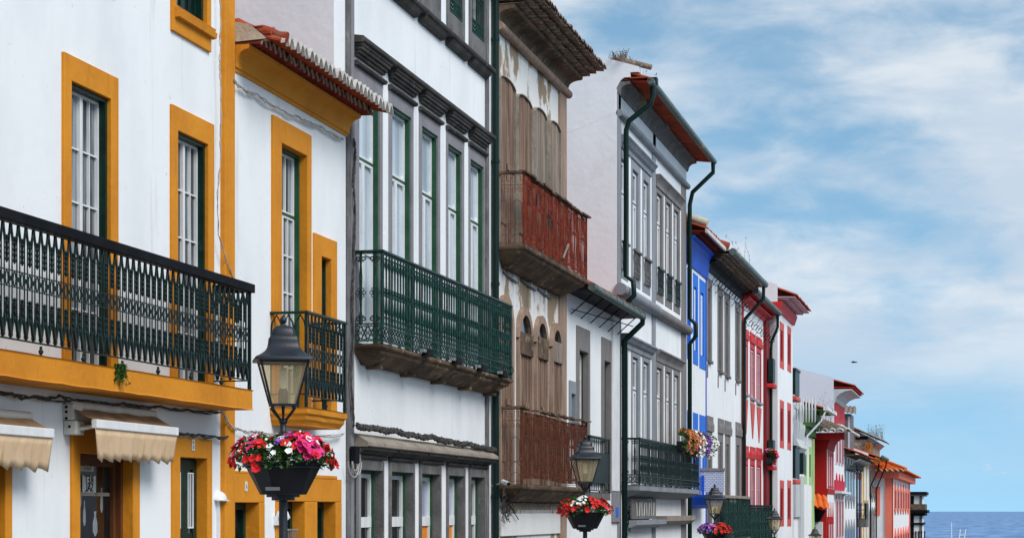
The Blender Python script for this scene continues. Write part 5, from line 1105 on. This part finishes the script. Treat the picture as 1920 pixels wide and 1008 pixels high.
spikes(b,1675,1704,916,954,6,'coral','coral','redd',.5,.4,.62,.06); spikes(b,1675,1704,1003,1030,6,'coral','coral','redd',.5,0,.62,.06); b.finish()
m=MB(); m.bx(X-5,X+.5,y0-.6,y0+.1,b.ztop-.25,b.ztop+.2); m.wb(w_,w_+.5,y0+.1,b.y1+.4,b.ztop-.25,b.ztop+.2); m.build('cornice',M['coral'],b.root)
za=b.ztop+.25; zr=ZY(868,y0)+1.3; E=.95
m=MB(); slope_tiles(m,(X-4.5,y0-1,za),(X+E,y0-1,za),(X-3.6,y0+5,zr),(X-4.5,y0+5,zr),15,.11); slope_tiles(m,(X+E,y0-1,za),(X+E,b.y1+1,za),(X-3.6,b.y1-4,zr),(X-3.6,y0+5,zr),60,.11); m.tube([(X+E,y0-1,za+.1),(X-3.6,y0+5,zr+.1)],.14,6)
m.quad((X+E,b.y1+1,za),(X-4.5,b.y1+1,za),(X-4.5,b.y1-4,zr),(X-3.6,b.y1-4,zr)); m.build('roof',M['tileo'],b.root)
m=MB(); n=15
for k in range(n): c=X-4.4+.36*k; m.tube([(c-.18,y0-1.03,za-.04),(c,y0-1.03,za+.12),(c+.18,y0-1.03,za-.04)],.05,5)
m.build('scalloped_eave',M['cream'],b.root)
# ---- last house by the sea
y0=b.y1+6; w_=Wx(1728,y0)
b=Bld('house','small black banded white house with an upper balcony, last before the sea','house',y0,Yx(1732,w_),ZY(927,y0,w_),w=w_,wall='white',ridge=.0,depthX=6); X=-A+w_
L_=X-3
def band(n,ya,yb,ov,mt): MB().bx(L_,X+ov,y0-ov,b.y1+ov,ZY(yb,y0,w_),ZY(ya,y0,w_)).build(n,M[mt],b.root)
band('cornice',921,926,.42,'black'); band('cornice',926,929,.3,'stone'); band('balcony',955,961,.5,'black'); band('balcony_parapet',944,955,.28,'brownstone'); band('corbel_band',961,966,.3,'black'); band('string_course',979,983,.15,'black')
MB().bx(X-.18,X+.05,y0-.05,y0+.2,b.g,b.ztop).build('corner_pilaster',M['stone'],b.root); xl=-A+Wx(1707,y0); MB().bx(xl,xl+.3,y0-.05,y0+.2,b.g,b.ztop).build('corner_pilaster',M['black'],b.root)
for k in range(4): c=xl+.42+.25*k; o=MB().bx(c,c+.1,y0-.06,y0-.003,b.g,ZY(997,y0,w_)).build('slot_window',M['gblack'],b.root); MB().bx(c-.03,c+.13,y0-.1,y0-.061,ZY(997,y0,w_),ZY(995,y0,w_)).build('lintel',M['black'],o)
b.finish()
# ================================================================ LAMPS
def rot2(x,y,a): return x*math.cos(a)-y*math.sin(a),x*math.sin(a)+y*math.cos(a)
def lamp(X,Y,ztop,label,a=math.radians(24)):
    r=empty('street_lamp',(X,Y,ground(Y)),label,'street lamp','lantern street lamps along the pavement edge')
    sc=1.0; zt=ztop
    def sq(m,levels,caps=True,smooth=False,rnd=0.):
        if rnd:   # rounded square section
            cs=[]
            for k in range(4):
                for j in range(4):
                    t=(-45+90*j/3)*math.pi/180; cx=1-rnd; x,y=cx+rnd*math.cos(t+math.pi/4),cx+rnd*math.sin(t+math.pi/4); cs.append(rot2(x,y,k*math.pi/2))
        else: cs=[rot2(1.414,0,math.pi/4+k*math.pi/2) for k in range(4)]
        v=[]; q=len(cs)
        for h,z in levels:
            for x0,y0 in cs: x,y=rot2(x0*h,y0*h,a); v.append((X+x,Y+y,z))
        f=[[i*q+k,i*q+(k+1)%q,(i+1)*q+(k+1)%q,(i+1)*q+k] for i in range(len(levels)-1) for k in range(q)]
        n=len(levels)-1; m.add(v,f,smooth)
        if caps: m.add(v,[list(range(q))[::-1],[n*q+k for k in range(q)]])
    # finial zt .. zt-.095 ; cap ; bell roof ; glass ; basket of scrolls ; collar ; pole
    m=MB(); m.lathe((X,Y,zt),[(.002,0),(.010,-.012),(.022,-.03),(.026,-.045),(.018,-.062),(.012,-.068),(.026,-.075),(.03,-.085),(.03,-.10)],12)
    m.build('finial',M['lampblack'],r)
    m=MB(); z=zt-.095; hs=.40
    L0=[(.045,z+.012),(.062,z),(.078,z-.025),(.082,z-.060),(.092,z-.066),(.103,z-.085),(.108,z-.115),(.115,z-.145),(.130,z-.172),(.155,z-.196),(.192,z-.216),(.200,z-.222),(.200,z-.236)]
    
    L=[(.02,z+.016),(.05,z+.012),(.066,z),(.078,z-.022),(.082,z-.058)]; sq(m,L,smooth=True,rnd=.35)
    L=[(.088,z-.059),(.098,z-.070)]+[(.100+.092*((i/10)**2.6)+.006*i/10,z-.075-.137*(i/10)**.85) for i in range(1,11)]+[(.203,z-.216),(.206,z-.222),(.206,z-.236)]; sq(m,L,smooth=True,rnd=.14); m.build('lamp_roof',M['lampblack'],r)
    zg=z-.238; zb=zg-.305; ht,hb=.165,.088
    m=MB()
    def cor(h,k,zz): x,y=rot2(h*1.414,0,a+math.pi/4+k*math.pi/2); return Vector((X+x,Y+y,zz))
    for k in range(4):
        m.tube([cor(ht,k,zg),cor(hb,k,zb)],.0085,4); m.tube([cor(ht,k,zg-.006),cor(ht,(k+1)%4,zg-.006)],.009,4); m.tube([cor(hb,k,zb),cor(hb,(k+1)%4,zb)],.011,4)
    sq(m,[(hb+.004,zb-.008),(hb+.004,zb+.004)])
    m.build('lantern_frame',M['lampblack'],r)
    for k in range(4):
        m=MB(); m.quad(cor(ht-.004,k,zg-.004),cor(ht-.004,(k+1)%4,zg-.004),cor(hb-.002,(k+1)%4,zb+.004),cor(hb-.002,k,zb+.004)); m.build('glass_pane',M['lglass'],r)
    MB().lathe((X,Y,zb),[(.03,.0),(.036,.02),(.036,.09),(.026,.115)],12).build('lamp_holder',M['planter'],r)
    MB().lathe((X,Y,zb+.115),[(.02,0),(.024,.03),(.024,.13),(.01,.145)],10).build('bulb',M['whitep'],r)
    m=MB(); zs=zb-.008
    for k in range(4):
        c=a+math.pi/4+k*math.pi/2; pts=[]
        for t,h in ((0,.105),(.15,.108),(.35,.085),(.6,.055),(.8,.03),(1,.022)): pts.append((X+h*math.cos(c),Y+h*math.sin(c),zs-.115*t))
        m.tube(pts,.0085,6)
        c+=math.pi/4; m.tube([(X+h*math.cos(c),Y+h*math.sin(c),zs-.115*t) for t,h in ((0,.085),(.3,.06),(.6,.035),(1,.02))],.006,6)
    m.lathe((X,Y,zs-.115),[(.018,.03),(.028,.02),(.03,.0),(.02,-.01)],12)
    m.build('scroll_bracket',M['lampblack'],r)
    zc=zs-.12; m=MB(); m.lathe((X,Y,zc),[(.022,0),(.022,-.055),(.03,-.06),(.034,-.07),(.052,-.078),(.058,-.086),(.04,-.10),(.036,-.16),(.030,-.24)],16)
    g=ground(Y)-zc; m.lathe((X,Y,zc),[(.030,-.24),(.030,g+.9),(.045,g+.88),(.05,g+.8),(.055,g+.3),(.085,g+.22),(.09,g-.02)],16)
    m.build('pole',M['lampblack'],r)
    return zc
def wpt(x,D):   # world point on the ground plan for an image column at depth D
    rr=(x-960)/F*D; return (rr*CT-D*ST, rr*ST+D*CT)
LAMPS=[(531,14.0,589,'black lantern street lamp nearest the viewer, rising from the petunia bowl'),(1097,26.8,814,'black lantern street lamp in front of the lower rusty balcony'),
(1340,42.4,906,'black lantern street lamp in front of the white block screen'),(1452,57.,951,'black lantern street lamp beside the red shuttered white house'),(1528,72.,986,'farthest lantern street lamp, only its roof rising over the picture edge')]
LP=[]
for x,D,y,lab in LAMPS:
    X,Y=wpt(x,D); zt=(YH-y)/F*D; LP.append((X,Y,lamp(X,Y,zt,lab)))
# ================================================================ FLOWERS
def leaf(m,p,d,u,L,Wd):
    s_=d.cross(u); s_=s_.normalized() if s_.length>1e-6 else Vector((1,0,0)); t=p+d*L; q=p+d*L*.5+u*L*.12
    m.add([p,q+s_*Wd,t,q-s_*Wd],[[0,1,2,3]])
def bloom(m,p,nrm,r,rr):
    n=nrm.normalized(); e=n.cross(Vector((.3,.2,1))).normalized(); g=n.cross(e); k=10; v=[p-n*r*.35]; ph=rr.uniform(0,6)
    for i in range(k):
        t=2*math.pi*i/k+ph; q=r*(1.0 if i%2==0 else .78)*rr.uniform(.9,1.1); v.append(p+(e*math.cos(t)+g*math.sin(t))*q+n*(rr.uniform(-.1,.25) if i%2==0 else .05)*r)
    m.add(v,[[0,1+i,1+(i+1)%k] for i in range(k)],False)
def foliage(root,pts_fn,nleaf,blooms,rr,ls=.045,trail=None):
    m=MB()
    for _ in range(nleaf):
        p,n=pts_fn(rr); d=(n+Vector((rr.uniform(-1,1),rr.uniform(-1,1),rr.uniform(-.7,.9)))).normalized(); leaf(m,p,d,Vector((rr.uniform(-.4,.4),rr.uniform(-.4,.4),1)).normalized(),ls*rr.uniform(.6,1.3),ls*.3*rr.uniform(.7,1.2))
    m.build('foliage',M['leaf'],root)
    for nm,mt,cnt,fn,sz in blooms:
        m=MB()
        for _ in range(cnt): 
            p,n=fn(rr); bloom(m,p+n*.02,n+Vector((rr.uniform(-.35,.35),rr.uniform(-.35,.35),rr.uniform(-.2,.4))),sz*rr.uniform(.75,1.15),rr)
        m.build(nm,M[mt],root)
def basket(X,Y,zc,label,cols,seed,hgt=.22,rt=.285,rb=.165,name='flower_basket'):
    rr=random.Random(seed); z1=zc-.275; z0=z1-hgt   # rim, bottom
    r=empty(name,(X,Y,z0),label,'flower basket','petunia bowls on the lamp posts')
    m=MB(); 
    for half in (0,1):    # two half bowls clipped round the pole
        v=[];n=5; a0=TH+half*math.pi
        prof=[(rt,z1),(rt-.012,z1-.012),(rb,z0),(rb*.98,z0-.0)]
        for q,z in prof:
            for k in range(n+1): t=a0+math.pi*k/n; v.append((X+q*math.cos(t),Y+q*math.sin(t),z))
        m.add(v,[[i*(n+1)+k,i*(n+1)+k+1,(i+1)*(n+1)+k+1,(i+1)*(n+1)+k] for i in range(len(prof)-1) for k in range(n)])
    m.lathe((X,Y,z1-.03),[(rt-.02,0),(rt-.02,-.01)],16); m.lathe((X,Y,z0),[(rb,.0),(rb,-.004)],16)
    m.build('bowl',M['planter'],r)
    m=MB(); m.lathe((X,Y,z0),[(rb*.72,0),(rb*.72,-.022)],12,False); m.lathe((X,Y,z0),[(rb*.5,-.022),(rb*.5,-.045)],12,False); m.build('bowl_bracket',M['lampblack'],r)
    c,s_=math.cos(TH),math.sin(TH); dn=Vector((s_,-c,0)); rt_=Vector((c,s_,0)); base=Vector((X,Y,z0+.035))
    t_=base+dn*(rb+.030)+rt_*(-.05); m=MB(); m.add([t_+rt_*-.05+Vector((0,0,-.012)),t_+rt_*.05+Vector((0,0,-.012)),t_+rt_*.05+Vector((0,0,.012))+dn*.008,t_+rt_*-.05+Vector((0,0,.012))+dn*.008],[[0,1,2,3]]); m.build('maker_plate',M['zinc'],r)
    def surf(a0=None,a1=None,lo=-.3,hi=1.2,zoff=0.):
        def fn(q):
            t=q.uniform(0,2*math.pi) if a0 is None else q.uniform(a0,a1)
            el=q.uniform(lo,hi); rad=(rt+.07)*q.uniform(.88,1.04)*(1 if el>0 else 1-.12*el*0)
            rx=rad*math.cos(max(el,0)*.95); h=.165*math.sin(max(el,0))+(.14*min(el,0))+ .02
            wv=.025*math.sin(3*t+seed)
            n=Vector((math.cos(t)*math.cos(el),math.sin(t)*math.cos(el),math.sin(el)+.15)).normalized()
            return Vector((X+rx*math.cos(t),Y+rx*math.sin(t),z1+h+wv)),n
        return fn
    inner=surf()
    def vol(q): p,n=inner(q); k=q.uniform(.55,1.); c_=Vector((X,Y,z1)); return c_+(p-c_)*k,n
    B=[]
    for nm,mt,cnt,a0,a1,sz,lo,hi in cols: B.append((nm,mt,cnt,surf(a0,a1,lo,hi),sz))
    foliage(r,vol,2600,B,rr,.042)
    return r
# angles: camera looks along TH from +Y; image right = direction TH, towards camera = TH-90deg
T=TH; FR=T-math.pi/2
X,Y,z=LP[0]
basket(X,Y,z,'dark bowl of red, magenta and white petunias round the nearest lamp post',[
 ('red_petunias','pred',42,T-.9,T+.6,.034,-.2,1.1),('magenta_petunias','pmag',20,FR+.4,T+.1,.040,-.1,1.25),('white_petunias','pwhite',11,FR-1.0,FR+.5,.026,.1,1.3),('red_petunias','pred',30,FR-1.5,FR-.3,.036,-.45,.9),('red_petunias','pred',14,FR-.4,FR+.8,.034,.3,1.2),
 ('lilac_petunias','ppink',16,FR-1.7,FR-1.0,.03,-.2,.7),('magenta_petunias','pmag',9,FR-1.6,FR-.6,.03,.2,1.1),('purple_petunias','ppurp',5,FR-.1,FR+.5,.03,.8,1.3),('white_petunias','pwhite',9,FR+.6,T,.028,.4,1.3)],3)
X,Y,z=LP[1]
basket(X,Y,z,'dark bowl of red and white flowers on the second lamp post',[
 ('red_petunias','pred',60,FR+.2,T+.5,.03,.0,1.1),('white_petunias','pwhite',34,FR-.7,FR+.1,.024,.4,1.35),('red_petunias','pred',60,FR-1.8,FR-.7,.03,-.35,1.),('red_petunias','pred',10,FR-.8,FR+.3,.036,-.2,.4)],5)
X,Y,z=LP[2]
basket(X,Y,z,'bowl of red and purple flowers on the third lamp post, by the blue house',[
 ('red_petunias','pred',90,FR-.1,T+.6,.034,-.1,1.25),('purple_petunias','ppurp',60,FR-1.8,FR-.1,.034,-.1,1.25),('lilac_petunias','ppink',15,FR-1.2,FR,.034,.3,1.2)],9)
# flower boxes
def flowerbox(y0,y1,w,z,label,cols,seed,drop=.45,n=2500,ls=.07,cat='flower box',bsz=.05):
    rr=random.Random(seed); r=empty('flower_box',(-A+w,(y0+y1)/2,z-.25),label,cat)
    MB().wb(w-.1,w+.1,y0,y1,z-.22,z-.02).build('trough',M['planter'],r,bevel=.01)
    def sf(u0,u1,k0=.9):
        def fn(q):
            u=q.uniform(u0,u1); t=q.uniform(-.9,math.pi*.62); rad=(.24+.05*math.sin(u*23+seed))*q.uniform(k0,1.04)
            zz=z+.02+rad*math.sin(t)*.9 if t>0 else z+.02+drop*t/.9*q.random()
            x=-A+w+rad*math.cos(t)*(1 if t>0 else .9)
            return Vector((x,y0+(y1-y0)*u,zz)),Vector((math.cos(t),q.uniform(-.8,-.1),math.sin(t)+.2)).normalized()
        return fn
    foliage(r,sf(-.02,1.02,.5),n,[(nm,mt,c,sf(a,d),bsz) for nm,mt,c,a,d in cols],rr,ls)
wB=bw6; flowerbox(Yx(1272,wB),Yx(1322,wB),wB+.05,sB+1.12,'long flower box spilling orange, white and purple blooms over the green balcony end',[('orange_blooms','poran',260,0,.46),('white_blooms','pwhite',150,.36,.66),('purple_blooms','ppurp',120,.62,.82),('white_blooms','pwhite',110,.78,1.02),('orange_blooms','pmag',25,.0,.5)],4,.35,5200,.06,bsz=.045)
Yq=Yx(1437); wv=Wx(1452,Yq-1); flowerbox(Yq-1.3,Yq-1.05,wv*.6,ZY(858,Yq,wv),'little red and pink flower pot on the balcony of the red shuttered house',[('red_blooms','pred',60,0,1),('pink_blooms','ppink',50,0,1)],6,.3,500,.07,bsz=.06)
# ================================================================ CABLES
def cable(name,pts,r,mat,label,wob=.012,w=.04,seed=0,strands=1,n=6):
    rr=random.Random(seed); P=[Vector((-A+(p[2] if len(p)>2 else w),Yx(p[0],p[2] if len(p)>2 else w),Z(p[0],p[1],p[2] if len(p)>2 else w))) for p in pts]; m=MB()
    for s_ in range(strands):
        q=[]; off=[Vector((rr.uniform(0,.02),0,rr.uniform(-wob,wob)*.8)) for _ in range(len(P)*n)]
        for i in range(len(P)-1):
            for k in range(n):
                t=k/n; q.append(P[i].lerp(P[i+1],t)+off[i*n+k]-Vector((0,0,.02*math.sin(t*math.pi)*(.5+.9*(s_%3)*.5))))
        q.append(P[-1]); m.tube(q,r*rr.uniform(.7,1.2),5)
    o=m.build(name,M[mat],at=P[0]); tag(o,label,'cable'); return o
cable('cable_bundle',[(-30,728),(20,738),(60,743),(110,742),(160,750),(230,756),(300,762),(350,768),(415,772)],.006,'cable','black cable bundle strung along the wall under the long ochre balcony slab',.016,.06,1,4)
cable('cable',[(60,744),(130,752),(200,764),(270,768)],.006,'cable','thin sagging cable just above the torn awning',.012,.05,2,2)
cable('cable',[(330,808),(350,812),(372,813),(400,817),(428,817)],.008,'cable','knotted cable crossing above the number plate door',.008,.05,3,3)
cable('cable',[(415,768),(430,795),(445,803),(480,808),(520,812),(560,818),(600,816),(645,812)],.007,'cablew','grey cable drooping across the small house below its balcony',.012,.07,4,3)
cable('cable_garland',[(436,150),(450,163),(480,178),(520,202),(560,220),(600,238),(645,262)],.006,'cablew','dusty pale cable garland running under the ochre cornice',.018,.05,5,4,8)
cable('cable',[(411,-20),(412,40),(410,110),(413,200),(411,300),(405,375),(409,440),(420,480),(437,520)],.005,'cablew','white cable hanging down the wall beside the tall ochre pilaster',.006,.06,6,2)
cable('cable_bundle',[(668,797),(700,801),(740,806),(775,815),(810,818),(845,827),(880,831),(905,838),(930,842)],.016,'cable','thick tangled black cable bundle lying on the long stone shop cornice',.04,.12,7,10,16)
cable('cable',[(663,262),(664,300),(661,340),(664,400),(662,470),(660,560),(661,640),(656,700),(660,760),(662,800)],.014,'cable','black twisted cable running down the stone pilaster of the green balcony house',.022,.06,8,3,8)
cable('cable',[(934,925),(945,935),(958,950),(972,973)],.010,'black','short black cable dangling below the lower rusty balcony',.006,.08,9,1)
m=MB(); rr=random.Random(5)
for k in range(18):
    y=Yx(934)+rr.uniform(-.1,.25); z=Z(940,915)-rr.uniform(0,.5); a=rr.uniform(.05,.14); m.tube([(-A+.08+rr.uniform(0,.06),y+a*math.cos(t),z+a*1.3*math.sin(t)) for t in [math.pi*2*i/8 for i in range(7)]],.007,4)
o=m.build('cable_tangle',M['cable'],at=(-A,Yx(934),Z(934,930))); tag(o,'tangled knot of black cables under the white camera beside the green downpipe','cable')
m=MB(); yy=Yx(1166); 
for k in range(12):
    z=Z(1166,955+k*3.5); a=rr.uniform(.05,.13); c=yy+rr.uniform(0,.5); m.tube([(-A+.12,c+a*math.cos(t),z+a*math.sin(t)) for t in [math.pi*2*i/8 for i in range(7)]],.010,4)
o=m.build('cable_tangle',M['black'],at=(-A,yy,Z(1166,980))); tag(o,'black cable loops hanging left of the figured sign board under the long balcony','cable')
# hooks on B3
# ================================================================ WEEDS
def weeds(name,X,Y,z,label,h,n,seed,mt='dry',spread=.3,heads=True,hang=False):
    rr=random.Random(seed); m=MB(); hd=MB()
    for _ in range(n):
        a=rr.uniform(0,6.28); b_=rr.uniform(.0,.5); x0=X+rr.uniform(-spread,spread)*.6; y0=Y+rr.uniform(-spread,spread); L=h*rr.uniform(.4,1); P=[Vector((x0,y0,z))]
        dx,dy=math.cos(a)*b_,math.sin(a)*b_
        for i in range(1,5): t=i/4; P.append(Vector((x0+dx*L*t*t,y0+dy*L*t*t,z+(L*t if not hang else -L*t*t))))
        m.tube(P,[.005,.005,.004,.003,.002],3)
        for p in P[1:]:
            for _2 in range(3):
                d=Vector((rr.uniform(-1,1),rr.uniform(-1,1),rr.uniform(-.3,1))).normalized(); leaf(hd,p,d,Vector((0,0,1)),.05*min(1,h*2)+.01,.010)
        if heads: hd.lathe(tuple(P[-1]),[(.002,-.012),(.014,0),(.002,.014)],5)
    o=m.build('stems',M[mt]); bpy.data.objects[o.name]; r=empty(name,(X,Y,z),label,'weeds')
    for q in (o,hd.build('seed_heads',M[mt])): q.parent=r; q.location=(-X,-Y,-z)
zR=lambda b:0
ew5=Wx(1336,Yx(1285))
weeds('roof_weed',-A+ew5-.3,Yx(1232,ew5),Z(1232,205,ew5),'spindly black headed weed growing from the tall house gutter',1.1,7,1,'dry',.12)
weeds('roof_weed',-A+Wx(1160,Yx(1157)),Yx(1157)+.15,ZY(113,Yx(1157)),'low dry tufts on the gable top of the tall grey trimmed house',.18,60,2,'dry',.35,False)
weeds('roof_weed',-A+.9,Yx(1400,.9),Z(1400,500,.9),'two thin stalks on the gutter of the black coved house',1.1,4,3,'dry',.5)
weeds('roof_weed',-A+Wx(1640,Yx(1638)),Yx(1638)+1,ZY(824,Yx(1638)),'bushy dry weeds crowning the ruined attic',1.1,90,4,'dry',.9)
weeds('roof_weed',-A+Wx(1629,Yx(1638)),Yx(1638)-.3,ZY(830,Yx(1638)),'straw coloured creeper hanging down the ruined attic wall',1.6,60,5,'ochre',.35,False,True)
weeds('roof_weed',-A+1.0,Yx(1500),Z(1500,772,1.),'grass sprouting on the eave beside the baroque balustrade',1.3,26,6,'dry',1.4,False)
weeds('wall_fern',-A+bw+.02,Yx(222,bw),Z(222,684,bw),'small green and yellow plant hanging from a crack in the long ochre balcony slab',.17,46,7,'leaf',.05,False,True)
# ================================================================ SEA THINGS
D=520.; X0,Y0_=wpt(1785,D)
r=empty('fishing_boat',(X0,Y0_,-18),'white boat whose mast and gantry just show over the bottom edge','boat')
m=MB(); S=[(-7,.2,2.3),(-5,1.7,1.7),(0,2.1,1.4),(4,1.9,1.5),(6,1.6,1.6)]; v=[]
for x,hw,h in S: v+=[(X0+x+1.5,Y0_-hw,-18+h),(X0+x+1.5,Y0_-hw*.6,-18.4),(X0+x+1.5,Y0_+hw*.6,-18.4),(X0+x+1.5,Y0_+hw,-18+h)]
m.add(v,[[i*4+k,i*4+(k+1)%4,(i+1)*4+(k+1)%4,(i+1)*4+k] for i in range(4) for k in range(4)]+[[0,1,2,3],[16,17,18,19]]); m.build('hull',M['boatw'],r)
MB().bx(X0-1.5,X0+1.5,Y0_-1,Y0_+1,-16.6,-14.4).build('cabin',M['boatw'],r,bevel=.1)
zm=(YH-978)/F*D; MB().tube([(X0,Y0_,-16.5),(X0-.15,Y0_,zm)],[.16,.10],8).build('mast',M['boatw'],r)
z1=(YH-991)/F*D; z2=(YH-1002)/F*D; m=MB(); xa,xb=X0+1.9,X0+3.5
m.tube([(xa-1.2,Y0_,-16.6),(xa-.1,Y0_,z2-1),(xa+.2,Y0_,z1)],.14,6); m.tube([(xb-1.2,Y0_,-16.6),(xb-.4,Y0_,z2-1),(xb,Y0_,z1)],.14,6); m.tube([(xa,Y0_,z2),(xb-.1,Y0_,z2)],.10,6); m.build('gantry',M['boatw'],r)
D=120.; X0,Y0_=wpt(1601,D); z=(YH-679)/F*D
o=empty('bird',(X0,Y0_,z),'small dark bird gliding in the blue sky right of the roofs','bird')
m=MB(); m.tube([(X0-.16,Y0_,z-.01),(X0-.09,Y0_,z),(X0,Y0_,z+.01),(X0+.10,Y0_,z),(X0+.16,Y0_,z-.02)],[.006,.03,.04,.025,.006],8); m.build('body',M['bird'],o)
for sg in(-1,1): 
    m=MB(); m.add([(X0+.06,Y0_,z+.02),(X0-.05,Y0_,z+.02),(X0-.10+.12*sg,Y0_+.2*sg,z+.07),(X0+.02+.2*sg,Y0_+.42*sg,z+.02),(X0+.08+.05*sg,Y0_+.2*sg,z+.075)],[[0,1,2,3,4]]); m.build('wing',M['bird'],o)
# diagonal white poles (a lift or ladder) by the crimson house
Yl=Yx(1582); r=empty('leaning_poles',(-A+2,Yl-4,ground(Yl)),'pair of long white poles leaning against the crimson panelled house','poles')
for (xa,ya,xb,yb_) in ((1550,1008,1586,915),(1557,1008,1581,925),(1535,968,1572,922)):
    m=MB(); Ya=Yl-5; wa,wb=Wx(xa,Ya),Wx(xb,Yl); p=Vector((-A+wa,Ya,ZY(ya,Ya,wa))); q=Vector((-A+wb,Yl,ZY(yb_,Yl,wb))); d_=(p-q); 
    if ya>1000: p=p+d_*.7
    m.tube([p,q],.07 if ya>1000 else .03,6); m.build('pole',M['greyw'],r)
